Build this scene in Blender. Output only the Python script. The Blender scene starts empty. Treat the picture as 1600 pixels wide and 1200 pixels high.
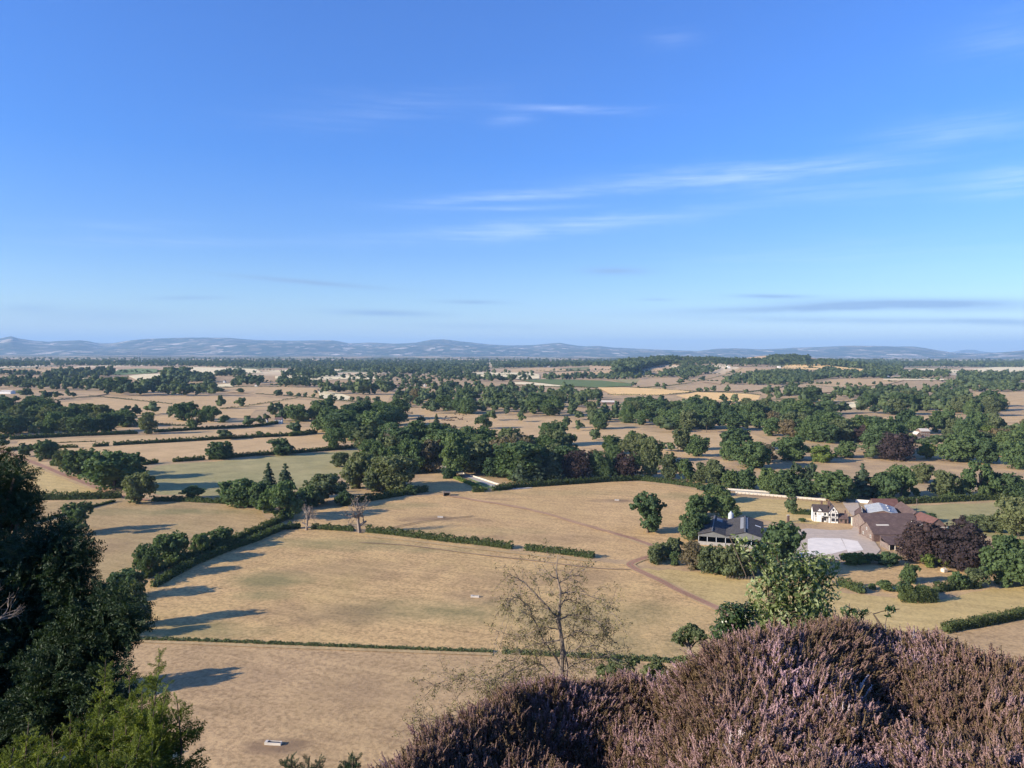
import bpy, bmesh, math, random
import numpy as np
from mathutils import Matrix, Vector

scene = bpy.context.scene
COL = scene.collection
RAD = math.radians

# ------------------------------------------------------------------ camera
EYE = np.array((0.0, 0.0, 80.0))
FPX = 1160.0                       # focal length in pixels of a 1600 px wide frame
PITCH, ROLL = 2.42, 0.2
_R = Matrix.Rotation(RAD(90 - PITCH), 3, 'X') @ Matrix.Rotation(RAD(ROLL), 3, 'Z')
RM = np.array(_R)
cam_data = bpy.data.cameras.new("camera")
cam_data.sensor_width = 36.0
cam_data.lens = 36.0 * FPX / 1600.0
cam_data.clip_start = 0.1
cam_data.clip_end = 200000.0
cam = bpy.data.objects.new("camera", cam_data)
cam.matrix_world = Matrix.Translation(Vector(EYE)) @ _R.to_4x4()
COL.objects.link(cam)
scene.camera = cam

# ------------------------------------------------------------------ sun, sky, exposure
SUN_EL, SUN_H = 20.5, (-0.93, -0.36)
_n = math.hypot(*SUN_H)
TOSUN = Vector((SUN_H[0] / _n * math.cos(RAD(SUN_EL)), SUN_H[1] / _n * math.cos(RAD(SUN_EL)), math.sin(RAD(SUN_EL))))
sun_data = bpy.data.lights.new("sun", 'SUN')
sun_data.energy = 5.0
sun_data.angle = RAD(0.53)
sun_data.color = (1.0, 0.89, 0.72)
sun = bpy.data.objects.new("sun", sun_data)
sun.rotation_euler = TOSUN.to_track_quat('Z', 'Y').to_euler()
sun.location = (-60, -30, 140)
COL.objects.link(sun)

scene.view_settings.view_transform = 'Standard'
scene.view_settings.look = 'None'
scene.view_settings.exposure = 0.95
scene.view_settings.gamma = 1.0
scene.cycles.max_bounces = 5
scene.cycles.diffuse_bounces = 2
scene.cycles.glossy_bounces = 2
scene.cycles.volume_bounces = 0
scene.cycles.transparent_max_bounces = 8
scene.cycles.use_adaptive_sampling = True
scene.cycles.adaptive_threshold = 0.02


class NB:
    """small node-tree builder"""
    def __init__(s, tree):
        s.t = tree
        s.n = tree.nodes
        s.l = tree.links

    def node(s, typ, **kw):
        n = s.n.new(typ)
        for k, v in kw.items():
            setattr(n, k, v)
        return n

    def put(s, sock, v):
        if hasattr(v, 'is_output'):
            s.l.new(v, sock)
        elif v is not None:
            if isinstance(v, (tuple, list)) and len(v) == 3 and sock.type == 'RGBA':
                v = (*v, 1.0)
            sock.default_value = v

    def m(s, op, a, b=None, c=None, clamp=False):
        n = s.node('ShaderNodeMath', operation=op, use_clamp=clamp)
        s.put(n.inputs[0], a)
        if b is not None: s.put(n.inputs[1], b)
        if c is not None: s.put(n.inputs[2], c)
        return n.outputs[0]

    def mix(s, f, a, b, blend='MIX'):
        n = s.node('ShaderNodeMix', data_type='RGBA', blend_type=blend)
        s.put(n.inputs[0], f); s.put(n.inputs[6], a); s.put(n.inputs[7], b)
        return n.outputs[2]

    def noise(s, vec, scale, detail=3.0, rough=0.55, dist=0.0, out=0):
        n = s.node('ShaderNodeTexNoise')
        s.put(n.inputs['Vector'], vec)
        n.inputs['Scale'].default_value = scale
        n.inputs['Detail'].default_value = detail
        n.inputs['Roughness'].default_value = rough
        n.inputs['Distortion'].default_value = dist
        return n.outputs[out]

    def ramp(s, f, stops):
        n = s.node('ShaderNodeValToRGB')
        e = n.color_ramp.elements
        while len(e) < len(stops):
            e.new(0.5)
        for i, (p, c) in enumerate(stops):
            e[i].position = p
            e[i].color = (*c, 1.0) if len(c) == 3 else c
        s.put(n.inputs[0], f)
        return n.outputs[0]

    def rng(s, f, a, b, c=0.0, d=1.0):
        n = s.node('ShaderNodeMapRange')
        s.put(n.inputs[0], f)
        for i, v in enumerate((a, b, c, d)):
            n.inputs[i + 1].default_value = v
        return n.outputs[0]

    def mapping(s, vec, scale=(1, 1, 1), rot=(0, 0, 0), loc=(0, 0, 0)):
        n = s.node('ShaderNodeMapping')
        s.put(n.inputs['Vector'], vec)
        n.inputs['Scale'].default_value = scale
        n.inputs['Rotation'].default_value = rot
        n.inputs['Location'].default_value = loc
        return n.outputs[0]

    def bump(s, h, strength=0.5, dist=0.1):
        n = s.node('ShaderNodeBump')
        n.inputs['Strength'].default_value = strength
        n.inputs['Distance'].default_value = dist
        s.put(n.inputs['Height'], h)
        return n.outputs[0]


world = bpy.data.worlds.new("World")
scene.world = world
world.use_nodes = True
wb = NB(world.node_tree)
bg = wb.n['Background']
sky = wb.node('ShaderNodeTexSky', sky_type='NISHITA')
sky.sun_disc = False
sky.sun_elevation = RAD(SUN_EL)
sky.sun_rotation = math.atan2(SUN_H[0], SUN_H[1])
sky.altitude = 100.0
sky.air_density = 1.0
sky.dust_density = 0.35
sky.ozone_density = 3.0
gen = wb.node('ShaderNodeTexCoord').outputs['Generated']
sep = wb.node('ShaderNodeSeparateXYZ'); wb.put(sep.inputs[0], gen)
AZ = wb.m('ARCTAN2', sep.outputs[0], sep.outputs[1])
EL = wb.m('ARCSINE', sep.outputs[2])
comb = wb.node('ShaderNodeCombineXYZ'); wb.put(comb.inputs[0], AZ); wb.put(comb.inputs[1], EL)
fib = wb.noise(wb.mapping(comb.outputs[0], (6, 110, 1), (0, 0, -0.13)), 1.0, 6.0, 0.66)
soft = wb.noise(wb.mapping(comb.outputs[0], (9, 40, 1), (0, 0, -0.1), (3, 7, 0)), 1.0, 4.0, 0.6)


def az_el(px, py):
    d = RM @ np.array(((px - 800) / FPX, -(py - 600) / FPX, -1.0))
    d /= np.linalg.norm(d)
    return math.atan2(d[0], d[1]), math.asin(d[2])


def streaks(specs, tex, sharp, warp=2.2, gain=1.0):
    tot = None
    for (x0, y0, x1, y1, th, amp) in specs:
        a0, e0 = az_el(x0, y0); a1, e1 = az_el(x1, y1)
        ca, ce = (a0 + a1) / 2, (e0 + e1) / 2
        ha, sl, hb = abs(a1 - a0) / 2, (e1 - e0) / (a1 - a0), th / FPX
        da = wb.m('SUBTRACT', AZ, ca)
        u = wb.m('DIVIDE', da, ha)
        v = wb.m('DIVIDE', wb.m('SUBTRACT', wb.m('SUBTRACT', EL, ce), wb.m('MULTIPLY', da, sl)), hb)
        v = wb.m('ADD', v, wb.m('MULTIPLY', wb.m('SUBTRACT', soft, 0.5), warp))
        r = wb.m('ADD', wb.m('MULTIPLY', u, u), wb.m('MULTIPLY', v, v))
        k = wb.m('MULTIPLY', wb.m('POWER', 2.718, wb.m('MULTIPLY', r, -1.0)), amp * gain)
        tot = k if tot is None else wb.m('ADD', tot, k)
    return wb.m('MULTIPLY', tot, wb.rng(tex, *sharp), clamp=True)


cirrus = streaks([(640, 318, 1010, 288, 8, .5), (980, 284, 1400, 250, 13, .7), (620, 372, 1120, 330, 12, .6),
                  (800, 168, 1000, 172, 5, .45), (760, 190, 830, 186, 8, .25), (1380, 215, 1640, 185, 18, .35),
                  (1180, 300, 1480, 292, 14, .28), (700, 328, 900, 322, 4, .3), (1010, 60, 1090, 58, 10, .15),
                  (100, 375, 420, 380, 6, .25), (1505, 292, 1690, 268, 15, .6), (1050, 400, 1620, 395, 26, .16),
                  (420, 180, 760, 150, 22, .14), (1480, 70, 1660, 40, 25, .2), (60, 350, 300, 352, 10, .14)],
                 fib, (.34, .64, .12, 1.15))
bars = streaks([(370, 431, 590, 450, 3.5, .9), (240, 466, 350, 465, 3, .6), (520, 487, 680, 491, 4.5, .9),
                (690, 471, 790, 473, 3, .75), (915, 423, 1010, 424, 5, .85), (1150, 462, 1260, 463, 3, .8),
                (1060, 487, 1500, 474, 6, .9), (1250, 473, 1640, 478, 8, .95), (1110, 497, 1640, 503, 5, .6),
                (0, 490, 280, 494, 10, .35), (1000, 468, 1050, 468, 2, .5), (640, 508, 880, 511, 5, .3),
                (1480, 500, 1660, 506, 5, .5), (0, 482, 90, 480, 6, .3)], soft, (.25, .50, .6, 1.0), .8, 1.0)
skycol = wb.mix(1.0, sky.outputs[0], (0.78, 0.90, 1.17), 'MULTIPLY')
grad = wb.ramp(wb.m('DIVIDE', EL, 0.52, clamp=True), [(0.0, (1.42, 1.24, 1.0)), (.05, (1.2, 1.11, .97)), (.09, (1.02, 1.0, .94)), (.15, (.87, .91, .92)), (.25, (.66, .79, .93)), (.48, (.475, .76, 1.04)), (.92, (.58, .84, 1.14))])
skycol = wb.mix(1.0, skycol, grad, 'MULTIPLY')
skycol = wb.mix(wb.m('MULTIPLY', cirrus, 0.46), skycol, (5.8, 6.6, 7.9))
skycol = wb.mix(wb.m('MULTIPLY', bars, 0.85), skycol, (1.55, 2.35, 3.8))
wb.put(bg.inputs['Color'], skycol)
bg.inputs['Strength'].default_value = 0.1

# ------------------------------------------------------------------ helpers

HILLS = [(845, 3700, 300, 900, 48), (1150, 3900, 380, 900, 22), (1385, 3750, 170, 700, 50), (1700, 4100, 420, 900, 12),
         (520, 3500, 260, 900, 16)]


def hz(x, y):
    x = np.asarray(x, float); y = np.asarray(y, float)
    z = np.zeros_like(x)
    for (cx, cy, sx, sy, h) in HILLS:
        z = z + h * np.exp(-((x - cx) / sx) ** 2 - ((y - cy) / sy) ** 2)
    return z


_T = np.geomspace(60, 60000, 900)


def ray(px, py):
    return RM @ np.array(((px - 800) / FPX, -(py - 600) / FPX, -1.0))


def G(px, py):
    """ground point seen at a pixel of the 1600x1200 photograph"""
    d = ray(px, py)
    P = EYE[None, :] + _T[:, None] * d[None, :]
    f = P[:, 2] - hz(P[:, 0], P[:, 1])
    k = np.nonzero(f <= 0)[0]
    if len(k) == 0:
        return np.array((P[-1, 0], P[-1, 1], 0.0))
    k = k[0]
    if k == 0:
        t = _T[0]
    else:
        t = _T[k - 1] + (_T[k] - _T[k - 1]) * f[k - 1] / (f[k - 1] - f[k])
    p = EYE + t * d
    return np.array((p[0], p[1], float(hz(p[0], p[1]))))


def at(px, py, depth):
    """point at a given forward distance along the sight line of a pixel"""
    d = ray(px, py)
    return EYE + d * depth


def depth_of(p):
    return float((RM.T @ (np.asarray(p) - EYE))[2] * -1)


def px_of(p):
    q = RM.T @ (np.asarray(p, float) - EYE)
    return 800 + FPX * q[0] / -q[2], 600 - FPX * q[1] / -q[2]


def link(o, parent=None):
    COL.objects.link(o)
    if parent is not None:
        o.parent = parent
    return o


def tag(o, label, cat, group=None):
    o['label'] = label
    o['category'] = cat
    if group:
        o['group'] = group
    return o


def struct(o, label=None, kind='structure'):
    o['kind'] = kind
    if label:
        o['label'] = label
    return o


def thing(name, label, cat, loc=(0, 0, 0), rz=0.0, group=None):
    o = bpy.data.objects.new(name, None)
    o.empty_display_size = 0.5
    o.location = loc
    o.rotation_euler = (0, 0, rz)
    link(o)
    return tag(o, label, cat, group)


def qmesh(name, quads, mats, matidx=None, tint=None):
    """mesh of loose quads, (n,4,3)"""
    quads = np.asarray(quads, np.float32)
    n = len(quads)
    me = bpy.data.meshes.new(name)
    me.vertices.add(n * 4)
    me.vertices.foreach_set('co', quads.reshape(-1))
    me.loops.add(n * 4)
    me.loops.foreach_set('vertex_index', np.arange(n * 4, dtype=np.int32))
    me.polygons.add(n)
    me.polygons.foreach_set('loop_start', np.arange(0, n * 4, 4, dtype=np.int32))
    try:
        me.polygons.foreach_set('loop_total', np.full(n, 4, np.int32))
    except Exception:
        pass
    for m in (mats if isinstance(mats, (list, tuple)) else [mats]):
        me.materials.append(m)
    if matidx is not None:
        me.polygons.foreach_set('material_index', np.asarray(matidx, np.int32))
    if tint is not None:
        a = me.attributes.new('tint', 'FLOAT', 'FACE')
        a.data.foreach_set('value', np.asarray(tint, np.float32))
    me.update(calc_edges=True)
    return me


class MB:
    """collects boxes, prisms and tubes into one mesh"""
    def __init__(s):
        s.v = []
        s.f = []

    def poly(s, pts, faces):
        b = len(s.v)
        s.v.extend(tuple(map(float, p)) for p in pts)
        s.f.extend(tuple(b + i for i in f) for f in faces)
        return s

    def box(s, x0, x1, y0, y1, z0, z1):
        return s.poly([(x0, y0, z0), (x1, y0, z0), (x1, y1, z0), (x0, y1, z0), (x0, y0, z1), (x1, y0, z1), (x1, y1, z1), (x0, y1, z1)],
                      [(0, 3, 2, 1), (4, 5, 6, 7), (0, 1, 5, 4), (1, 2, 6, 5), (2, 3, 7, 6), (3, 0, 4, 7)])

    def slab(s, a, b, c, d, t):
        """thick quad: corners a b c d, thickness t along its own normal"""
        P = [np.array(p, float) for p in (a, b, c, d)]
        n = np.cross(P[1] - P[0], P[3] - P[0]); n /= np.linalg.norm(n)
        return s.poly(P + [p + n * t for p in P],
                      [(0, 3, 2, 1), (4, 5, 6, 7), (0, 1, 5, 4), (1, 2, 6, 5), (2, 3, 7, 6), (3, 0, 4, 7)])

    def tube(s, pts, rad, n=6, cap=True):
        Q = tube_rings(pts, rad, n)
        b = len(s.v)
        k = len(pts)
        s.v.extend(tuple(map(float, p)) for r in Q for p in r)
        for i in range(k - 1):
            for j in range(n):
                s.f.append((b + i * n + j, b + i * n + (j + 1) % n, b + (i + 1) * n + (j + 1) % n, b + (i + 1) * n + j))
        if cap:
            s.f.append(tuple(b + j for j in range(n))[::-1])
            s.f.append(tuple(b + (k - 1) * n + j for j in range(n)))
        return s

    def build(s, name, mat, parent=None, bevel=0.0, smooth=False):
        me = bpy.data.meshes.new(name)
        me.from_pydata(s.v, [], s.f)
        for m in (mat if isinstance(mat, (list, tuple)) else [mat]):
            me.materials.append(m)
        bm = bmesh.new(); bm.from_mesh(me)
        if bevel > 0:
            bmesh.ops.bevel(bm, geom=[e for e in bm.edges], offset=bevel, segments=1, affect='EDGES')
        bmesh.ops.recalc_face_normals(bm, faces=bm.faces[:])
        bm.to_mesh(me); bm.free()
        if smooth:
            me.polygons.foreach_set('use_smooth', [True] * len(me.polygons))
        o = bpy.data.objects.new(name, me)
        return link(o, parent)


def tube_rings(pts, rad, n):
    P = [np.array(p, float) for p in pts]
    k = len(P)
    out = []
    for i in range(k):
        t = P[min(i + 1, k - 1)] - P[max(i - 1, 0)]
        t = t / (np.linalg.norm(t) + 1e-9)
        a = np.array((0, 0, 1.0)) if abs(t[2]) < 0.9 else np.array((1.0, 0, 0))
        u = np.cross(t, a); u /= np.linalg.norm(u)
        w = np.cross(t, u)
        r = rad[i] if hasattr(rad, '__len__') else rad
        out.append([P[i] + r * (math.cos(2 * math.pi * j / n) * u + math.sin(2 * math.pi * j / n) * w) for j in range(n)])
    return out


def tube_quads(pts, rad, n=5):
    R = np.array(tube_rings(pts, rad, n))
    k = len(R)
    q = []
    for i in range(k - 1):
        for j in range(n):
            q.append((R[i, j], R[i, (j + 1) % n], R[i + 1, (j + 1) % n], R[i + 1, j]))
    return np.array(q)


def new_mat(name):
    m = bpy.data.materials.new(name)
    m.use_nodes = True
    b = NB(m.node_tree)
    return m, b, b.n['Principled BSDF']


def fin(b, p, col, rough=0.85, spec=0.2, bump=None):
    b.put(p.inputs['Base Color'], col)
    p.inputs['Roughness'].default_value = rough
    p.inputs['Specular IOR Level'].default_value = spec
    if bump is not None:
        b.put(p.inputs['Normal'], bump)


def plain_mat(name, c, c2=None, scale=3.0, rough=0.8, spec=0.25, bump=0.0, metal=0.0):
    m, b, p = new_mat(name)
    oc = b.node('ShaderNodeTexCoord').outputs['Object']
    nz = b.noise(oc, scale, 5, 0.62)
    c2 = c2 or tuple(x * 0.75 for x in c)
    fin(b, p, b.ramp(nz, [(0.3, c2), (0.7, c)]), rough, spec, b.bump(nz, 0.5, bump) if bump else None)
    p.inputs['Metallic'].default_value = metal
    return m


def field_mat(name, c1, c2, c3=None, patch=0.5, fine=0.9, stripes=0.0, ang=0.0, big=0.012, blobs=()):
    """dry grass or stubble: c1 the crop, c2 its darker tufts, c3 greener or barer patches"""
    m, b, p = new_mat(name)
    oc = b.node('ShaderNodeTexCoord').outputs['Object']
    v = b.mapping(oc, (1, 1, 1), (0, 0, ang))
    n1 = b.noise(v, fine * .8, 6, 0.8)
    n2 = b.noise(b.mapping(v, (.6, 1.5, 1)), 0.16, 4, 0.65)
    n3 = b.noise(oc, big, 4, 0.6, 0.8)
    n4 = b.noise(oc, big * 4.7, 4, 0.6, 0.4)
    f = b.m('ADD', b.m('MULTIPLY', n1, 0.80), b.m('MULTIPLY', n2, 0.20))
    col = b.ramp(f, [(0.41, c2), (0.55, c1)])
    if c3:
        f3 = b.m('MULTIPLY', b.rng(b.m('ADD', b.m('MULTIPLY', n3, .65), b.m('MULTIPLY', n4, .35)), .46, .68), patch, clamp=True)
        col = b.mix(f3, col, c3)
    # worn or greener spots of the field itself: pixel of the centre, half sizes in metres, colour
    if blobs:
        sb = b.node('ShaderNodeSeparateXYZ'); b.put(sb.inputs[0], oc)
    for (bx, by, ra, rb, bc, amt) in blobs:
        g = G(bx, by)
        dx = b.m('DIVIDE', b.m('SUBTRACT', sb.outputs[0], float(g[0])), ra)
        dy = b.m('DIVIDE', b.m('SUBTRACT', sb.outputs[1], float(g[1])), rb)
        q = b.m('ADD', b.m('MULTIPLY', dx, dx), b.m('MULTIPLY', dy, dy))
        q = b.m('ADD', q, b.m('MULTIPLY', b.m('SUBTRACT', n4, .5), 3.0))
        col = b.mix(b.m('MULTIPLY', b.rng(b.m('ADD', q, b.m('MULTIPLY', n2, .6)), 1.5, .1), amt, clamp=True), col, bc)
    dark = b.rng(n4, .3, .7, .84, 1.1)
    col = b.mix(1.0, col, b.m('MULTIPLY', dark, 1.0), 'MULTIPLY')
    if stripes:
        sx = b.node('ShaderNodeSeparateXYZ'); b.put(sx.inputs[0], v)
        s = b.m('SINE', b.m('ADD', b.m('MULTIPLY', sx.outputs[1], 0.9), b.m('MULTIPLY', n2, 1.5)))
        col = b.mix(1.0, col, b.rng(s, -1, 1, 1 - stripes, 1 + stripes), 'MULTIPLY')
    fin(b, p, col, 0.95, 0.08, b.bump(f, 0.55, 0.35))
    return m


FIELD = {}
_GR, _BR = (.20, .20, .085), (.235, .155, .095)
BLOBS = {'tan': [(420, 905, 17, 11, _GR, .65), (405, 930, 12, 6, _GR, .55), (520, 848, 42, 9, _GR, .6), (640, 858, 40, 6, _GR, .4), (735, 934, 15, 9, _BR, .6), (720, 955, 26, 14, _GR, .4), (620, 955, 30, 14, _GR, .35),
                 (300, 985, 25, 8, _GR, .6), (940, 965, 34, 18, _GR, .4), (860, 905, 40, 14, _BR, .35), (500, 960, 26, 12, _BR, .35), (960, 1010, 30, 10, _GR, .45), (560, 890, 40, 12, _BR, .3)],
         'midtan': [(690, 811, 22, 7, _BR, .7), (630, 790, 24, 9, _GR, .45), (965, 783, 16, 6, _BR, .8), (780, 780, 12, 5, _BR, .6), (880, 770, 50, 9, _GR, .3), (1060, 775, 22, 12, _GR, .45), (850, 840, 50, 10, _BR, .3), (740, 830, 40, 8, _GR, .3)],
         'tan2': [(425, 1167, 7, 3.5, _BR, .75), (600, 1080, 22, 9, _BR, .35), (350, 1060, 20, 8, _BR, .3), (700, 1150, 16, 8, _BR, .3)],
         'leftan': [(230, 800, 34, 10, _GR, .5), (330, 800, 26, 8, _GR, .4), (200, 850, 26, 12, _BR, .35)]}


def fmat(key):
    if key in FIELD:
        return FIELD[key]
    T = {
        'tan': ((.655, .430, .196), (.345, .226, .104), (.37, .280, .108), .42),
        'tan2': ((.575, .386, .198), (.335, .220, .114), (.37, .255, .116), .4),
        'midtan': ((.645, .425, .200), (.375, .240, .112), (.39, .275, .114), .42),
        'leftan': ((.50, .343, .164), (.310, .214, .103), (.33, .254, .112), .5),
        'yell': ((.60, .435, .188), (.405, .288, .118), (.42, .312, .124), .45),
        'pink': ((.62, .420, .210), (.475, .320, .160), (.40, .285, .155), .5),
        'pinkd': ((.54, .370, .198), (.44, .300, .165), (.33, .255, .15), .5),
        'gold': ((.86, .56, .235), (.72, .46, .19), None, 0),
        'straw': ((.88, .72, .43), (.74, .60, .34), None, 0),
        'green': ((.155, .200, .070), (.115, .150, .050), (.21, .22, .09), .4),
        'ggreen': ((.375, .325, .150), (.265, .235, .105), (.43, .340, .165), .6),
        'lgreen': ((.21, .27, .10), (.17, .22, .08), None, 0),
        'strip': ((.52, .37, .19), (.40, .27, .13), None, 0),
        'lane': ((.44, .40, .36), (.36, .33, .30), None, 0),
    }[key]
    far = key in ('gold', 'straw', 'lgreen')
    FIELD[key] = field_mat('field_' + key, T[0], T[1], T[2], T[3], fine=0.25 if far else 0.9,
                           blobs=BLOBS.get(key, ()), stripes=0.05 if key in ('yell', 'gold', 'straw') else (0.035 if key in ('tan', 'tan2', 'midtan', 'leftan') else 0), ang=0.35)
    return FIELD[key]


# ------------------------------------------------------------------ the plain: one sheet to the horizon
def ground_material():
    m, b, p = new_mat('plain_ground')
    oc = b.node('ShaderNodeTexCoord').outputs['Object']
    n1 = b.noise(oc, 0.9, 4, 0.7)
    n2 = b.noise(oc, 0.05, 4, 0.6)
    n3 = b.noise(oc, 0.007, 4, 0.6, 0.6)
    near = b.ramp(b.m('ADD', b.m('MULTIPLY', n1, .45), b.m('MULTIPLY', n2, .55)), [(0.40, (.31, .215, .130)), (0.60, (.58, .392, .198))])
    near = b.mix(b.rng(n3, .5, .68, 0, .55), near, (.33, .265, .14))
    vv = b.mapping(oc, (1.0, 0.55, 1.0), (0, 0, 0.2))
    warp = b.node('ShaderNodeVectorMath', operation='ADD')
    nv = b.node('ShaderNodeVectorMath', operation='SCALE')
    b.put(nv.inputs[0], b.noise(oc, 0.0022, 2, .5, 0, 1)); nv.inputs[3].default_value = 160
    b.put(warp.inputs[0], vv); b.put(warp.inputs[1], nv.outputs[0])
    vo = b.node('ShaderNodeTexVoronoi', feature='F1', distance='CHEBYCHEV')
    b.put(vo.inputs['Vector'], warp.outputs[0]); vo.inputs['Scale'].default_value = 1 / 300.0
    sx = b.node('ShaderNodeSeparateColor'); b.put(sx.inputs[0], vo.outputs['Color'])
    far = b.ramp(sx.outputs[0], [(0.0, (.42, .29, .17)), (0.2, (.58, .40, .22)), (0.36, (.80, .62, .38)), (0.52, (.19, .20, .09)),
                                 (0.62, (.52, .36, .21)), (0.82, (.16, .18, .08)), (1.0, (.07, .085, .04))])
    far.node.color_ramp.interpolation = 'CONSTANT'
    far = b.mix(b.rng(n2, .3, .7, 0, .25), far, (.3, .22, .13))
    sp = b.node('ShaderNodeSeparateXYZ'); b.put(sp.inputs[0], oc)
    # beyond about nine kilometres woods and hedges cover most of what one sees
    wood = b.rng(b.noise(b.mapping(oc, (1, .35, 1)), 0.0011, 4, .6), .42, .55, 0, 1)
    wf = b.m('MULTIPLY', wood, b.rng(sp.outputs[1], 5000, 9000, 0.0, 0.9))
    far = b.mix(wf, far, (.035, .055, .03))
    col = b.mix(b.rng(sp.outputs[1], 2300, 2900), near, far)
    fin(b, p, col, 0.95, 0.08, b.bump(n1, 0.5, 0.3))
    return m


def build_ground():
    rs = [0.0] + list(np.geomspace(5, 1500, 40)) + list(np.geomspace(1530, 7500, 90)) + list(np.geomspace(8000, 60000, 26))
    ang = np.concatenate([np.linspace(-52, 52, 420), np.linspace(58, 302, 42)])
    ang = np.radians(ang)
    V = []
    for r in rs:
        x = r * np.sin(ang); y = r * np.cos(ang)
        V.append(np.stack([x, y, hz(x, y)], 1))
    V = np.concatenate(V)
    n = len(ang)
    F = []
    for i in range(len(rs) - 1):
        for j in range(n):
            k = (j + 1) % n
            F.append((i * n + j, i * n + k, (i + 1) * n + k, (i + 1) * n + j))
    me = bpy.data.meshes.new('ground')
    me.from_pydata(V.tolist(), [], F)
    me.materials.append(ground_material())
    bm = bmesh.new(); bm.from_mesh(me)
    bmesh.ops.remove_doubles(bm, verts=[v for v in bm.verts if v.co.x ** 2 + v.co.y ** 2 < 1], dist=0.5)
    bmesh.ops.recalc_face_normals(bm, faces=bm.faces[:])
    bm.to_mesh(me); bm.free()
    if me.polygons[len(me.polygons) // 2].normal.z < 0:
        me.flip_normals()
    me.polygons.foreach_set('use_smooth', [True] * len(me.polygons))
    struct(link(bpy.data.objects.new('ground', me)))


build_ground()
_lift = [0]


def sheet(name, pts3, mat, lift=None, sub=0):
    _lift[0] += 1
    bm = bmesh.new()
    vs = [bm.verts.new((p[0], p[1], 0)) for p in pts3]
    f = bm.faces.new(vs)
    bmesh.ops.triangulate(bm, faces=[f])
    for _ in range(sub):
        bmesh.ops.subdivide_edges(bm, edges=bm.edges[:], cuts=1, use_grid_fill=True)
    for v in bm.verts:
        d = math.hypot(v.co.x, v.co.y)
        l = lift if lift is not None else 0.004 * (_lift[0] % 40 + 1) + (0.0 if d < 1500 else 1.2)
        v.co.z = float(hz(v.co.x, v.co.y)) + l
    bmesh.ops.recalc_face_normals(bm, faces=bm.faces[:])
    me = bpy.data.meshes.new(name)
    bm.to_mesh(me); bm.free()
    if len(me.polygons) and me.polygons[0].normal.z < 0:
        me.flip_normals()
    me.materials.append(mat)
    return struct(link(bpy.data.objects.new(name, me)))


def wob(pts, step=14.0, amp=0.02):
    """densify a pixel polygon and make its edges slightly uneven"""
    r = random.Random(int(pts[0][0] * 7 + pts[0][1] * 13))
    out = []
    for i in range(len(pts)):
        a, b = pts[i], pts[(i + 1) % len(pts)]
        n = max(1, int(abs(b[0] - a[0]) / step))
        for k in range(n):
            t = k / n
            y = a[1] + (b[1] - a[1]) * t
            out.append((a[0] + (b[0] - a[0]) * t, y + (r.uniform(-1, 1) * amp * (y - 552) * 0.3 if k else 0)))
    return out


def field(key, *pts):
    p = [G(x, y) for x, y in wob(pts)]
    far = min(q[1] for q in p) > 1500
    sheet('field', p, fmat(key), sub=2 if far else 0)


def ribbon(name, px, width, mat, lift, jitter=0.15):
    """track along a pixel polyline, width in metres"""
    c = np.array([G(x, y)[:2] for x, y in px])
    # Catmull-Rom smoothing
    P = []
    for i in range(len(c) - 1):
        p0, p1, p2, p3 = c[max(i - 1, 0)], c[i], c[i + 1], c[min(i + 2, len(c) - 1)]
        for t in np.linspace(0, 1, 9)[:-1]:
            P.append(0.5 * (2 * p1 + (p2 - p0) * t + (2 * p0 - 5 * p1 + 4 * p2 - p3) * t * t + (3 * p1 - p0 - 3 * p2 + p3) * t ** 3))
    P.append(c[-1]); P = np.array(P)
    T = np.gradient(P, axis=0); T /= np.linalg.norm(T, axis=1)[:, None]
    N = np.stack([-T[:, 1], T[:, 0]], 1)
    r = np.random.RandomState(len(P))
    w = width / 2 * (1 + r.uniform(-jitter, jitter, (len(P), 2)))
    w = (w + np.roll(w, 1, 0) + np.roll(w, -1, 0)) / 3
    L = P + N * w[:, :1]; Rr = P - N * w[:, 1:]
    me = bpy.data.meshes.new(name)
    V = [(x, y, float(hz(x, y)) + lift) for x, y in L] + [(x, y, float(hz(x, y)) + lift) for x, y in Rr]
    n = len(P)
    me.from_pydata(V, [], [(i, i + 1, n + i + 1, n + i) for i in range(n - 1)])
    me.update()
    if me.polygons[0].normal.z < 0:
        me.flip_normals()
    me.materials.append(mat)
    return struct(link(bpy.data.objects.new(name, me)))


# near fields (photograph pixels)
field('midtan', (470, 800), (560, 785), (690, 772), (760, 766), (860, 757), (950, 752), (1050, 757), (1110, 772), (1135, 800), (1120, 850), (1100, 885),
      (1020, 880), (930, 872), (800, 857), (700, 845), (600, 833), (470, 823), (452, 806))
field('tan', (175, 997), (235, 905), (330, 868), (420, 836), (470, 825), (600, 836), (700, 848), (800, 861), (930, 876), (985, 882), (1030, 905), (1130, 955),
      (1170, 1010), (1100, 1035), (770, 1019), (600, 1013), (400, 1005))
field('tan2', (-40, 1000), (175, 999), (400, 1007), (600, 1015), (770, 1021), (1100, 1037), (1300, 1080), (1500, 1400), (-200, 1400))
field('leftan', (-20, 850), (60, 800), (130, 782), (215, 782), (300, 786), (405, 795), (420, 815), (330, 862), (230, 900), (150, 990), (-60, 1000))
field('leftan', (-30, 785), (200, 785), (150, 796), (60, 822), (-30, 845))
field('yell', (-60, 720), (0, 708), (60, 730), (120, 753), (185, 773), (20, 776), (-80, 778))
field('ggreen', (225, 738), (246, 728), (320, 722), (400, 716), (440, 711), (520, 706), (560, 703), (545, 735), (500, 752), (440, 775), (330, 776), (240, 772))
field('pink', (30, 688), (220, 681), (430, 667), (500, 668), (560, 680), (520, 700), (430, 708), (320, 718), (240, 723), (110, 706), (20, 700))
field('yell', (1000, 888), (1070, 893), (1190, 902), (1330, 905), (1310, 925), (1185, 985), (1140, 960), (1060, 915))
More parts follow.
